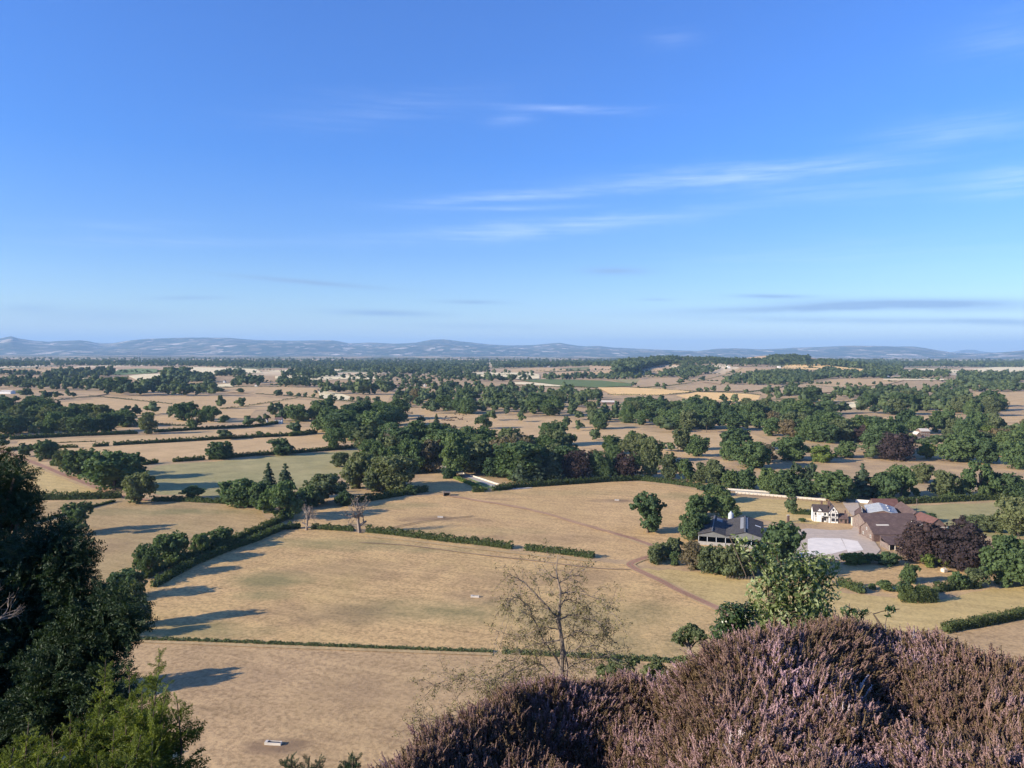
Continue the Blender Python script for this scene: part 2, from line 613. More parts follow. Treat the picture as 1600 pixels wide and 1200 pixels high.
field('midtan', (1300, 886), (1420, 876), (1500, 892), (1520, 905), (1440, 908), (1330, 918), (1280, 905))
field('yell', (1180, 965), (1300, 925), (1400, 935), (1450, 942), (1520, 925), (1610, 912), (1640, 958), (1540, 972), (1450, 985), (1380, 1010), (1200, 1010))
field('tan2', (1440, 995), (1540, 980), (1640, 966), (1700, 1080), (1400, 1080))
field('ggreen', (1395, 805), (1410, 792), (1500, 787), (1580, 783), (1640, 784), (1640, 840), (1500, 835), (1440, 822))
field('yell', (1140, 775), (1290, 784), (1300, 800), (1275, 820), (1210, 816), (1170, 808), (1140, 795))
field('lgreen', (730, 748), (745, 747), (790, 765), (780, 768))
field('tan', (640, 755), (720, 745), (735, 755), (770, 768), (690, 771), (640, 768))
# fields of the middle distance
field('pink', (30, 636), (160, 622), (340, 618), (430, 622), (520, 628), (600, 634), (560, 642), (440, 634), (400, 640), (380, 660), (240, 668), (170, 660), (60, 648))
field('pinkd', (172, 668), (240, 664), (380, 660), (440, 655), (430, 664), (280, 673), (215, 677))
field('pink', (400, 606), (450, 605), (495, 608), (498, 612), (540, 620), (600, 630), (480, 623), (440, 617), (400, 615))
field('straw', (497, 612), (530, 614), (548, 620), (540, 626), (500, 622))
field('pink', (570, 620), (612, 617), (605, 628), (590, 630))
field('pink', (335, 609), (365, 606), (420, 605), (400, 616), (360, 614))
field('straw', (328, 603), (360, 600), (365, 605), (335, 606))
field('pink', (600, 655), (640, 638), (672, 636), (680, 646), (745, 647), (820, 653), (890, 653), (900, 658), (950, 664), (1028, 676), (1090, 676), (1170, 677),
      (1205, 690), (1100, 720), (1000, 705), (900, 700), (760, 705), (690, 690))
field('gold', (934, 606), (1020, 607), (1085, 612), (1075, 614), (1025, 618), (960, 618), (945, 612))
field('gold', (1055, 618), (1090, 613.5), (1150, 615), (1188, 618), (1185, 624), (1155, 628), (1125, 626), (1085, 625))
field('gold', (1161, 631), (1200, 628), (1255, 623), (1255, 627), (1215, 636), (1170, 634))
field('pink', (1270, 624), (1307, 621), (1310, 626), (1290, 631))
field('straw', (1310, 631), (1345, 626), (1372, 630), (1340, 636), (1315, 639))
field('green', (812, 595), (850, 593), (940, 595), (985, 600), (987, 604), (935, 606), (885, 603.5))
field('ggreen', (955, 594), (1000, 593), (1045, 592), (1000, 598), (985, 600))
field('straw', (800, 598), (830, 598), (880, 603), (870, 605), (830, 602), (800, 601))
field('straw', (738, 588), (740, 582.5), (780, 582.5), (820, 580.5), (843, 586), (843, 592), (820, 593), (760, 591))
field('pink', (800, 577), (845, 574), (895, 578), (870, 581), (825, 582), (800, 583))
field('pink', (850, 585), (900, 581.5), (960, 581), (955, 588), (900, 589), (850, 588))
field('pink', (981, 586), (995, 579.5), (1020, 577), (1052, 576.5), (1030, 584), (985, 588))
field('pinkd', (1000, 593), (1060, 591), (1065, 600), (1030, 604), (990, 606))
field('pinkd', (1095, 597), (1120, 590), (1145, 589), (1125, 601))
field('pinkd', (1043, 609), (1080, 602.5), (1130, 602), (1225, 603), (1220, 606), (1170, 612), (1090, 612))
field('pink', (1048, 568), (1060, 563.5), (1118, 565), (1120, 568), (1085, 569))
field('pinkd', (1136, 568), (1205, 566.5), (1200, 572), (1143, 573))
field('pink', (1132, 582), (1155, 575.5), (1225, 576), (1225, 580), (1183, 583))
field('gold', (1220, 576), (1228, 570.5), (1285, 568.5), (1305, 573), (1365, 578.5), (1355, 581), (1300, 579), (1240, 577))
field('pinkd', (1200, 611), (1255, 600), (1320, 605), (1325, 611), (1290, 614), (1240, 618), (1225, 616))
field('pink', (1257, 599), (1290, 592.5), (1400, 591.5), (1412, 595), (1380, 602), (1320, 605), (1270, 602))
field('straw', (1412, 579), (1445, 576.5), (1498, 579), (1500, 583), (1470, 584), (1435, 581))
field('straw', (1518, 577), (1560, 573.5), (1640, 575), (1640, 585), (1540, 584))
field('straw', (1380, 592.5), (1440, 592), (1495, 593), (1495, 594.5), (1380, 594))
field('pink', (1522, 614), (1640, 613), (1640, 634), (1565, 633), (1535, 625))
field('ggreen', (1575, 598), (1640, 598), (1640, 604), (1580, 603))
field('pink', (1340, 652), (1495, 650), (1500, 656), (1440, 660), (1340, 660))
field('pink', (1555, 652), (1640, 648), (1640, 661), (1560, 660))
field('straw', (280, 578), (290, 573.5), (330, 574.5), (400, 577), (410, 583), (340, 586), (290, 582))
field('straw', (200, 588), (225, 585), (262, 584), (260, 591), (215, 595))
field('lgreen', (172, 586), (185, 578), (215, 576), (245, 577), (245, 583), (190, 586))
field('pink', (-20, 577), (95, 574), (135, 575), (135, 580), (85, 585), (-20, 586))
field('straw', (110, 594), (120, 591), (165, 591), (160, 594))
field('straw', (430, 588), (520, 586), (590, 589), (600, 592.5), (500, 594), (430, 592))
field('straw', (410, 580), (500, 576), (535, 578), (520, 582), (450, 583))
field('pinkd', (15, 640), (25, 628), (60, 618), (150, 612), (170, 616), (120, 624), (60, 632))

# ------------------------------------------------------------------ tracks, road and yard
red_dirt = field_mat('red_earth', (.42, .225, .145), (.31, .165, .105), (.48, .30, .19), .5, 1.2)
pale_edge = fmat('strip')
road_mat = plain_mat('pale_road', (.46, .42, .37), (.36, .33, .29), 0.7)
tarmac = plain_mat('yard_gravel', (.56, .445, .335), (.42, .335, .255), 0.35, bump=.02)
concrete = plain_mat('concrete_slab', (.86, .76, .63), (.68, .60, .50), 0.28)
for px, w in (([(962, 836), (1012, 852), (1030, 866), (1008, 872), (986, 880), (990, 888), (1030, 907), (1062, 924), (1125, 954), (1190, 990)], 4.3),):
    ribbon('track_verge', px, w, pale_edge, 0.19, 0.22)
faint = field_mat('faint_earth', (.46, .285, .165), (.33, .20, .12), (.52, .34, .19), .6, 1.2)
ribbon('track', [(690, 772), (730, 780), (800, 791), (850, 802), (912, 820), (950, 831), (990, 842)], 3.2, faint, 0.205, 0.5)
ribbon('track', [(962, 834), (1012, 850), (1032, 864), (1008, 872), (986, 880), (990, 888),
                 (1030, 907), (1062, 924), (1125, 953), (1190, 990)], 2.7, red_dirt, 0.21, 0.18)
worn = field_mat('worn_turf', (.34, .235, .145), (.25, .17, .105), (.40, .29, .17), .5, 1.2)
for off in (0, 1):
    ribbon('track', [(606, 826 + off * 2.2), (640, 818 + off * 2.2), (690, 810.5 + off * 1.8), (740, 806 + off * 1.5)], .55, worn, .19, .5)
ribbon('track', [(560, 848), (640, 853), (740, 866), (830, 876), (930, 888), (985, 890)], 1.0, worn, .19, .6)
ribbon('track_verge', [(573, 838), (700, 852), (800, 864), (930, 878)], 2.2, pale_edge, .185, .5)
ribbon('track_verge', [(180, 1002), (400, 1009.5), (600, 1017), (770, 1023)], 1.6, pale_edge, .185, .5)
ribbon('track', [(962, 834), (1012, 850), (1032, 864), (1008, 872), (986, 880), (990, 888), (1030, 907), (1062, 924), (1125, 953), (1190, 990)], .6, worn, .215, .7)
ribbon('track', [(-40, 688), (0, 704), (50, 722), (112, 747), (175, 771), (200, 777)], .7, worn, .215, .7)
ribbon('track_verge', [(-40, 690), (0, 707), (50, 725), (112, 750), (175, 774), (195, 779)], 5.2, pale_edge, 0.19, 0.2)
ribbon('track', [(-40, 688), (0, 704), (50, 722), (112, 747), (175, 771), (200, 777), (230, 782)], 3.6, red_dirt, 0.21)
ribbon('road', [(690, 728), (735, 746), (760, 755), (790, 764), (830, 762)], 4.5, road_mat, 0.2, 0.05)
ribbon('road', [(1105, 766), (1150, 767), (1200, 771), (1290, 779), (1325, 781)], 5.0, road_mat, 0.2, 0.05)
sheet('yard', [G(*p) for p in [(1225, 832), (1262, 826), (1300, 829), (1330, 828), (1340, 815), (1326, 800), (1316, 786), (1322, 780), (1340, 783), (1347, 808),
                               (1360, 838), (1376, 860), (1366, 870), (1330, 874), (1245, 880), (1225, 868)]], tarmac, 0.20)
sheet('concrete_yard', [G(*p) for p in [(1270, 841), (1314, 842), (1323, 860), (1300, 866), (1248, 872), (1240, 866), (1262, 862), (1262, 843)]], concrete, 0.23)
sheet('concrete_yard', [G(*p) for p in [(1315.2, 842), (1340, 846), (1349, 860), (1325, 864)]], concrete, 0.23)

# ------------------------------------------------------------------ far hills, real ridges 20 to 40 km away
SKYLINE = [(-250, 532), (-120, 528), (0, 529), (8, 527), (17, 525), (27, 528), (45, 531), (62, 533), (75, 533.5), (100, 532), (125, 531.5), (140, 533), (155, 537),
           (175, 536), (200, 532), (230, 529), (265, 528), (320, 527), (360, 528), (400, 531), (440, 532), (480, 532), (515, 531), (530, 533), (545, 536), (580, 535),
           (620, 537), (650, 535), (675, 530.5), (690, 530), (710, 532), (740, 535), (765, 538), (800, 539.5), (830, 539), (845, 538), (875, 535), (890, 538),
           (915, 541), (935, 540), (960, 543), (1010, 545), (1050, 547), (1090, 548.5), (1120, 545), (1150, 544), (1170, 545), (1200, 545.5), (1240, 543), (1280, 542),
           (1320, 540), (1340, 540), (1390, 541), (1430, 541.5), (1460, 546), (1490, 551), (1530, 552), (1570, 550), (1600, 547), (1700, 544), (1850, 548)]


def hill_material():
    m, b, p = new_mat('far_hills')
    oc = b.node('ShaderNodeTexCoord').outputs['Object']
    vv = b.mapping(oc, (1, .38, 1), (0, 0, .15))
    wv = b.node('ShaderNodeVectorMath', operation='SCALE'); b.put(wv.inputs[0], b.noise(oc, 0.0012, 3, .5, 0, 1)); wv.inputs[3].default_value = 420
    ad = b.node('ShaderNodeVectorMath', operation='ADD'); b.put(ad.inputs[0], vv); b.put(ad.inputs[1], wv.outputs[0])
    vo = b.node('ShaderNodeTexVoronoi', feature='F1'); b.put(vo.inputs['Vector'], ad.outputs[0]); vo.inputs['Scale'].default_value = 1 / 150.0
    sc = b.node('ShaderNodeSeparateColor'); b.put(sc.inputs[0], vo.outputs['Color'])
    col = b.ramp(sc.outputs[0], [(0.0, (.045, .07, .045)), (.34, (.09, .11, .075)), (.54, (.21, .175, .12)), (.76, (.36, .29, .20)), (.91, (.72, .60, .46))])
    col.node.color_ramp.interpolation = 'CONSTANT'
    wood = b.rng(b.noise(oc, 0.00055, 4, .6), .44, .56)
    col = b.mix(b.m('MULTIPLY', wood, .7), col, (.03, .045, .03))
    fin(b, p, col, 0.95, 0.05)
    return m


def smooth_noise(x, y, seed):
    r = np.random.RandomState(seed)
    s = np.zeros_like(x)
    for k in range(14):
        a = r.uniform(0, 6.28); f = r.uniform(.0004, .0026); ph = r.uniform(0, 6.28)
        s += np.sin((x * math.cos(a) + y * math.sin(a)) * f + ph) * (0.0009 / f)
    return s / 5


def build_hills(name, prof, d0, dc, d1, amp, seed, mat):
    xs = np.linspace(prof[0][0], prof[-1][0], 700)
    ys = np.interp(xs, [p[0] for p in prof], [p[1] for p in prof])
    r = np.random.RandomState(seed)
    ys += np.convolve(r.uniform(-.5, .5, len(xs)), np.ones(5) / 5, 'same') * 0.9
    D = np.concatenate([np.linspace(d0, dc, 34), np.linspace(dc, d1, 12)[1:]])
    V = np.zeros((len(D), len(xs), 3))
    for j, (x, y) in enumerate(zip(xs, ys)):
        d = ray(x, y); d = d / math.hypot(d[0], d[1])
        top = EYE[2] + d[2] * dc
        V[:, j, 0] = d[0] * D; V[:, j, 1] = d[1] * D
        t = np.clip((D - d0) / (dc - d0), 0, 1); t = t * t * (3 - 2 * t)
        f = np.where(D <= dc, 0.55 * t + 0.45 * t ** 3, 1 - ((D - dc) / (d1 - dc)) ** 1.5)
        V[:, j, 2] = top * f - 5
    # spurs and valleys, fading out at the crest line so the skyline keeps its height
    tt = (D - d0) / (dc - d0)
    w = np.clip(tt * 1.6, 0, 1) * np.clip((1 - tt) * 2.2, 0, 1)
    V[:, :, 2] += smooth_noise(V[:, :, 0], V[:, :, 1], seed) * amp * np.where(D <= dc, w, 0)[:, None]
    V[:, :, 2] = np.maximum(V[:, :, 2], -5)
    n = len(xs)
    me = bpy.data.meshes.new(name)
    me.from_pydata(V.reshape(-1, 3).tolist(), [], [(i * n + j, i * n + j + 1, (i + 1) * n + j + 1, (i + 1) * n + j) for i in range(len(D) - 1) for j in range(n - 1)])
    me.update()
    if me.polygons[0].normal.z < 0:
        me.flip_normals()
    me.polygons.foreach_set('use_smooth', [True] * len(me.polygons))
    me.materials.append(mat)
    return struct(link(bpy.data.objects.new(name, me)))


hm = hill_material()
build_hills('hills', SKYLINE, 15500, 24000, 30000, 130, 5, hm)
build_hills('hills', [(1380, 553), (1440, 551), (1485, 550), (1500, 547.5), (1510, 546.3), (1522, 546.3), (1535, 549), (1550, 550.5), (1600, 551), (1680, 550), (1760, 554)],
            31000, 38000, 43000, 60, 9, hm)
build_hills('hills', [(-260, 545), (-60, 533), (30, 533), (120, 535), (170, 536), (240, 538), (320, 546)], 31000, 38000, 43000, 60, 11, hm)

# ------------------------------------------------------------------ plant materials
def foliage_mat(name, dark, light, var=0.35, scale=5.0, stuff=False, bark=None):
    m, b, p = new_mat(name)
    oc = b.node('ShaderNodeTexCoord').outputs['Object']
    if stuff:
        at_ = b.node('ShaderNodeAttribute', attribute_name='tint').outputs['Fac']
        nz = b.noise(oc, scale, 3, .6)
        rnd = at_
    else:
        nz = b.noise(oc, scale, 3, .6)
        rnd = b.node('ShaderNodeObjectInfo').outputs['Random']
    f = b.m('ADD', b.m('MULTIPLY', b.rng(nz, .3, .7), 1 - var), b.m('MULTIPLY', rnd, var))
    col = b.mix(f, dark, light)
    # some trees are yellower after the dry summer
    yel = b.m('POWER', b.m('FRACT', b.m('MULTIPLY', rnd, 7.31)), 2.0)
    col = b.mix(b.m('MULTIPLY', yel, .22), col, (light[0] * 1.35, light[1] * 1.08, light[2] * .8))
    fin(b, p, col, 0.75, 0.12)
    # leaves let a little light through
    tr = b.node('ShaderNodeBsdfTranslucent')
    b.put(tr.inputs[0], b.mix(1.0, col, (1.5, 1.6, .7), 'MULTIPLY'))
    mx = b.node('ShaderNodeMixShader'); mx.inputs[0].default_value = 0.30
    b.l.new(p.outputs[0], mx.inputs[1]); b.l.new(tr.outputs[0], mx.inputs[2])
    b.l.new(mx.outputs[0], b.n['Material Output'].inputs[0])
    return m


LEAF = {
    'b': foliage_mat('leaf_green', (.055, .092, .040), (.134, .188, .076)),
    'd': foliage_mat('leaf_dark_green', (.045, .078, .038), (.107, .158, .070)),
    'o': foliage_mat('leaf_olive', (.074, .095, .046), (.166, .194, .094)),
    'y': foliage_mat('leaf_yellow_green', (.088, .130, .034), (.190, .240, .068)),
    'u': foliage_mat('leaf_copper', (.036, .027, .030), (.086, .060, .058)),
    'c': foliage_mat('needle_dark', (.042, .066, .042), (.100, .134, .076)),
    'r': foliage_mat('leaf_brownish', (.095, .084, .050), (.190, .158, .098)),
}
BARK = plain_mat('bark', (.16, .125, .095), (.085, .068, .052), 3.0, 0.95, 0.05)
PALE_BARK = plain_mat('pale_dead_wood', (.29, .235, .19), (.16, .13, .11), 3.0, 0.95, 0.05)
HEDGE_LEAF = foliage_mat('hedge_leaf', (.044, .068, .028), (.104, .134, .052), scale=0.5)
STUFF_LEAF = foliage_mat('far_leaf', (.037, .064, .034), (.130, .170, .076), var=.75, scale=0.05, stuff=True)


def unit(v):
    return v / (np.linalg.norm(v, axis=-1, keepdims=True) + 1e-9)


def leaf_quads(r, P, N, size, aspect=1.0, jit=0.7):
    """one quad per point, facing roughly along N"""
    n = len(P)
    nn = unit(N + r.normal(0, jit, (n, 3)))
    a = unit(np.cross(nn, r.normal(0, 1, (n, 3))))
    c = np.cross(nn, a)
    s = (size * r.uniform(.6, 1.4, n))[:, None]
    a = a * s * aspect; c = c * s
    k = r.uniform(.5, 1.0, (n, 1))
    return np.stack([P - a - c, P + a - c * k, P + a * k + c, P - a + c], 1)


def ball_quads(r, c, rad, n=3, bumpy=0.12):
    """cube-sphere used inside dense crowns so that no daylight shows through the middle"""
    g = np.linspace(-1, 1, n + 1)
    out = []
    for ax in range(3):
        for s in (-1, 1):
            for i in range(n):
                for j in range(n):
                    q = []
                    for (u, v) in ((i, j), (i + 1, j), (i + 1, j + 1), (i, j + 1)):
                        p = np.zeros(3); p[ax] = s; p[(ax + 1) % 3] = g[u] * s; p[(ax + 2) % 3] = g[v]
                        q.append(p)
                    out.append(q)
    q = np.array(out)
    d = unit(q)
    h = 1 + bumpy * np.sin(d[..., 0] * 7 + float(np.mean(rad)) * 50) * np.cos(d[..., 1] * 6 + d[..., 2] * 5)
    return np.asarray(c) + d * h[..., None] * np.asarray(rad)


def crown(r, lobes, n, ls, core=0.60, flat=0.85, jit=0.6):
    L = np.array(lobes, float)
    w = L[:, 3] ** 2; w /= w.sum()
    ns = max(24, int(n / 15))                                    # twig clusters carried by the lobes
    ks = r.choice(len(L), ns, p=w)
    ds = unit(r.normal(0, 1, (ns, 3)) + np.array((0, 0, .22)))
    rs = L[ks, 3]
    C = L[ks, :3] + ds * (rs * (r.uniform(.62, 1.02, ns) + .25 * (r.uniform(size=ns) < .10)))[:, None] * np.array((1, 1, flat))
    sr = rs * r.uniform(.20, .46, ns)
    j = r.randint(ns, size=int(n * 1.9))
    k = ks[j]
    d = unit(r.normal(0, 1, (len(k), 3)) + ds[j] * .9 + np.array((0, 0, .1)))
    P = C[j] + d * (sr[j] * r.uniform(.75, 1.12, len(k)))[:, None] * np.array((1, 1, .8))
    keep = np.ones(len(k), bool)
    for i, l in enumerate(L):
        q = (P - l[:3]) / np.array((1, 1, flat))
        keep &= ~((np.linalg.norm(q, axis=1) < l[3] * .66) & (k != i))
    keep &= P[:, 2] > 0.015
    P, d = P[keep][:n], d[keep][:n]
    Q = leaf_quads(r, P, d, ls, 1.0, jit)
    cores = [ball_quads(r, l[:3], np.array((l[3], l[3], l[3] * flat)) * core, 2) for l in L] if core else []
    return np.concatenate([Q] + cores)


def broad_lobes(r, n, zc=.58, rx=.31, rz=.30, r0=.12, r1=.20, big=True, base=.1):
    out = []
    if big:
        out += [(0, 0, .5, .27), (r.uniform(-.08, .08), r.uniform(-.08, .08), .68, .22)]
    while len(out) < n:
        d = unit(r.normal(0, 1, 3))
        rad = r.uniform(r0, r1)
        z = zc + d[2] * rz
        if z - rad * .85 < base:
            if r.uniform() < .6: continue
            z = base + rad * .8
        s = (1.0 if z > .4 else .8) * r.uniform(.75, 1.18)
        out.append((d[0] * rx * s, d[1] * rx * s, min(z, 1 - rad * .85), rad))
    return out


def conifer_quads(r, n, ls, tiers=15, droop=.10, full=1.0, base=.05, power=.85):
    Q = []
    for t in range(tiers):
        z = base + (1 - base) * (t + r.uniform(-.3, .3)) / tiers
        R = .5 * max(.04, (1 - z)) ** power * full * r.uniform(.75, 1.12)
        nb = int(6 + 6 * (1 - z))
        for a in r.uniform(0, 6.28, nb):
            m = max(5, int(n * R / (nb * tiers * .22)))
            s = np.sqrt(r.uniform(.03, 1, m))
            off = r.normal(0, .16, m) * s
            P = np.stack([np.cos(a + off) * R * s, np.sin(a + off) * R * s, z - droop * s ** 1.5 * (1 - z) + r.normal(0, .012, m)], 1)
            N = np.stack([np.cos(a + off) * .5, np.sin(a + off) * .5, np.ones(m)], 1)
            Q.append(leaf_quads(r, P, N, ls, 1.0, .5))
    for z in np.linspace(base + .05, .85, 6):
        Q.append(ball_quads(r, (0, 0, z), np.array((.3 * (1 - z), .3 * (1 - z), .09)), 2))
    return np.concatenate(Q)


def pine_lobes(r, n=9):
    out = []
    for i in range(n):
        a = r.uniform(0, 6.28); z = r.uniform(.5, .93)
        q = r.uniform(.12, .33) * (1.15 - (z - .5))
        out.append((math.cos(a) * q, math.sin(a) * q, z, r.uniform(.10, .17)))
    return out


def trunk_quads(r, lobes, top=.6, rad=.032, nl=5):
    Q = [tube_quads([(0, 0, -.02), (0.004, 0, .05), (r.uniform(-.02, .02), r.uniform(-.02, .02), top * .5), (r.uniform(-.03, .03), 0, top)],
                    [rad * 1.5, rad, rad * .75, rad * .35], 6)]
    for l in (lobes[:nl] if lobes else []):
        z0 = r.uniform(.2, .45) * top
        Q.append(tube_quads([(0, 0, z0), (l[0] * .5, l[1] * .5, z0 + (l[2] - z0) * .6), (l[0], l[1], l[2])], [rad * .5, rad * .32, rad * .12], 4))
    return np.concatenate(Q)


def dead_quads(r, rad=.030, depth=5, spread=.55, lean=0.0):
    Q = []

    def grow(p, d, L, rd, k):
        pts = [p]; rr = [rd]
        for i in range(3):
            d = unit(d + r.normal(0, .13, 3) + np.array((0, 0, .04)))
            pts.append(pts[-1] + d * L / 3); rr.append(rd * (1 - .09 * (i + 1)))
        Q.append(tube_quads(pts, rr, 5 if k < 3 else 3))
        if k >= depth: return
        nb = 2 if r.uniform() < .45 else 3
        for _ in range(nb):
            nd = unit(d + r.normal(0, spread, 3) + np.array((0, 0, .02)))
            grow(pts[-1] if r.uniform() < .6 else pts[2], nd, L * r.uniform(.75, 1.0), rr[-1] * .82, k + 1)
    grow(np.zeros(3), np.array((lean, 0, 1.0)), .17, rad, 0)
    q = np.concatenate(Q)
    m = q.reshape(-1, 3)
    s = 1.0 / np.percentile(m[:, 2], 98)
    w = max(np.percentile(np.abs(m[:, 0]), 95), np.percentile(np.abs(m[:, 1]), 95))
    return q * np.array((.5 / w, .5 / w, s))


# ------------------------------------------------------------------ tree prototypes in a unit box: 1 wide, 1 high
PROTO = {}


def make_protos():
    r = np.random.RandomState(42)
    shapes = {}
    for i in range(8):
        L = broad_lobes(r, [20, 24, 18, 22, 26, 16, 30, 21][i], r0=.065, r1=[.17, .15, .19, .16, .14, .20, .13, .18][i], zc=[.58, .55, .60, .56, .6, .5, .62, .54][i], rx=[.32, .34, .29, .33, .31, .35, .30, .27][i], rz=[.30, .28, .33, .29, .27, .32, .26, .35][i], base=[.06, .05, .10, .03, .08, .02, .12, .04][i])
        # most crowns lean or are heavier on one side
        sx, sy = r.uniform(-.22, .22, 2)
        L = [(l[0] + sx * (l[2] - .5), l[1] + sy * (l[2] - .5), l[2], l[3]) for l in L]
        shapes['round', i] = (crown(r, L, 5200, .0165), trunk_quads(r, L[2:]))
    for i in range(3):          # taller, more ragged
        L = broad_lobes(r, 15, zc=.56, rx=.27, rz=.36, r0=.10, r1=.19, base=.03)
        shapes['tall', i] = (crown(r, L, 5000, .016), trunk_quads(r, L[2:], .75))
    for i in range(3):          # open oak, clear stem, broken outline
        L = broad_lobes(r, 13, zc=.66, rx=.36, rz=.24, r0=.10, r1=.17, big=False, base=.22)
        shapes['open', i] = (crown(r, L, 4200, .017, core=.62), trunk_quads(r, L, .7, .036, 9))
    for i in range(3):          # low bush
        L = broad_lobes(r, 11, zc=.45, rx=.33, rz=.34, r0=.16, r1=.26, base=.0)
        shapes['bush', i] = (crown(r, L, 2600, .026), None)
    for i in range(3):
        shapes['cone', i] = (conifer_quads(r, 2600, .021, [15, 17, 13][i], [.1, .14, .08][i]), trunk_quads(r, None, .95, .028))
    for i in range(2):
        L = pine_lobes(r, 10)
        shapes['pine', i] = (crown(r, L, 2000, .022, core=.55, flat=.55), trunk_quads(r, L, .92, .026, 9))
    for i in range(2):          # beech: one dense smooth dome to the ground
        L = [(0, 0, .45, .36), (0, 0, .62, .30), (-.18, .05, .32, .28), (.2, -.04, .33, .28), (0, .2, .34, .28), (0, -.2, .33, .27)] + \
            broad_lobes(r, 12, zc=.52, rx=.34, rz=.36, r0=.11, r1=.16, big=False, base=.0)
        shapes['dome', i] = (crown(r, L, 6500, .0145, jit=.5), trunk_quads(r, None, .5, .04))
    # leaning old oak with a bare side (the one standing alone above the farm)
    L = [(-.25, 0, .72, .16), (-.10, .1, .84, .17), (.06, 0, .90, .14), (.08, -.1, .78, .17), (.22, 0, .72, .12), (.35, .02, .68, .09), (-.4, -.02, .68, .09),
         (-.05, 0, .66, .19), (.0, 0, .58, .19), (.02, .05, .5, .19), (.10, -.05, .38, .19), (.02, 0, .28, .17), (.16, .03, .30, .16), (.2, 0, .45, .13), (.08, 0, .2, .14), (.25, 0, .36, .1)]
    shapes['lone', 0] = (crown(r, L, 4200, .017, core=.6), trunk_quads(r, L, .8, .035, 10))
    for i in range(3):
        shapes['dead', i] = (None, dead_quads(r, [.044, .046, .042][i], 5, [.62, .72, .66][i]))
    base = {'round': .05, 'tall': .03, 'open': .14, 'bush': -.03, 'cone': .03, 'pine': .40, 'dome': .0, 'lone': .08}
    for k, (c, t) in list(shapes.items()):
        if c is None:
            continue
        v = c.reshape(-1, 3)
        lo, hi = np.percentile(v, 1.0, 0), np.percentile(v, 99.0, 0)
        b = base[k[0]]
        sc = np.array((1 / (hi[0] - lo[0]), 1 / (hi[1] - lo[1]), (1 - b) / (v[:, 2].max() - lo[2])))
        off = np.array(((hi[0] + lo[0]) / 2, (hi[1] + lo[1]) / 2, lo[2]))
        shapes[k] = ((c - off) * sc + np.array((0, 0, b)), t)
    return shapes


SHAPES = make_protos()
_mesh = {}


def mesh_for(shape, i, mat_key):
    k = (shape, i, mat_key)
    if k not in _mesh:
        cr, tr = SHAPES[shape, i]
        c = qmesh('crown', cr, LEAF[mat_key]) if cr is not None else None
        t = qmesh('trunk', tr, PALE_BARK if mat_key == 'x' else BARK) if tr is not None else None
        w = None
        if cr is not None:
            w = c if tr is None else qmesh('tree', np.concatenate([cr, tr]), [LEAF[mat_key], BARK], np.r_[np.zeros(len(cr)), np.ones(len(tr))])
        _mesh[k] = (c, t, w)
    return _mesh[k]


NAME = {'c': ('conifer_tree', 'conifer'), 'p': ('pine_tree', 'pine tree'), 'u': ('copper_beech', 'copper beech'), 'x': ('dead_tree', 'dead tree'),
        's': ('bush', 'bush'), 'S': ('bush', 'bush'), 't': ('bush', 'bush')}
# code -> shape family, number of variants, leaf material
CODE = {'b': ('round', 8, 'b'), 'd': ('round', 8, 'd'), 'o': ('round', 8, 'o'), 'y': ('round', 8, 'y'), 'B': ('tall', 3, 'b'), 'D': ('tall', 3, 'd'),
        'O': ('tall', 3, 'o'), 'e': ('open', 3, 'b'), 'E': ('open', 3, 'd'), 'c': ('cone', 3, 'c'), 'p': ('pine', 2, 'c'), 'u': ('dome', 2, 'u'),
        'k': ('dome', 2, 'd'), 'K': ('dome', 2, 'b'), 'x': ('dead', 3, 'x'), 's': ('bush', 3, 'b'), 'S': ('bush', 3, 'd'), 't': ('bush', 3, 'y'), 'r': ('round', 8, 'r'), 'L': ('lone', 0, 'd'), 'Y': ('dome', 2, 'y')}
_rt = np.random.RandomState(7)
SPECS = []          # (px, py, hpx, wpx, code, label, group)


def tree(px, py, h, w, code, label, group=None):
    SPECS.append((px, py, h, w, code, label, group))


def inside(poly, x, y):
    c = False
    n = len(poly)
    for i in range(n):
        (x1, y1), (x2, y2) = poly[i], poly[(i + 1) % n]
        if (y1 > y) != (y2 > y) and x < (x2 - x1) * (y - y1) / (y2 - y1) + x1:
            c = not c
    return c


def scatter(poly, dx, dy, seed, tries=4000, cap=9999):
    """points inside a pixel polygon, no two closer than dx across and dy down"""
    r = random.Random(seed)
    xs = [p[0] for p in poly]; ys = [p[1] for p in poly]
    pts = []
    for _ in range(tries):
        x, y = r.uniform(min(xs), max(xs)), r.uniform(min(ys), max(ys))
        if not inside(poly, x, y): continue
        s = max(.25, (y - 551) / 80.0)
        if all(((x - a) / (dx * s)) ** 2 + ((y - b) / (dy * s)) ** 2 > 1 for a, b in pts):
            pts.append((x, y))
            if len(pts) >= cap: break
    return pts


def wood(poly, codes, label, group, dx=13, dy=6.5, hm=1.0, seed=1, avoid=()):
    r = random.Random(seed)
    for x, y in scatter(poly, dx, dy, seed):
        if any(abs(x - a) < q and y > b for a, b, q in avoid): continue
        h = .205 * (y - 551) * r.choice((r.uniform(.55, .85), r.uniform(.85, 1.15), r.uniform(.95, 1.35))) * hm
        tree(x, y, h, h * r.uniform(.75, 1.3), r.choice(codes), label, group)


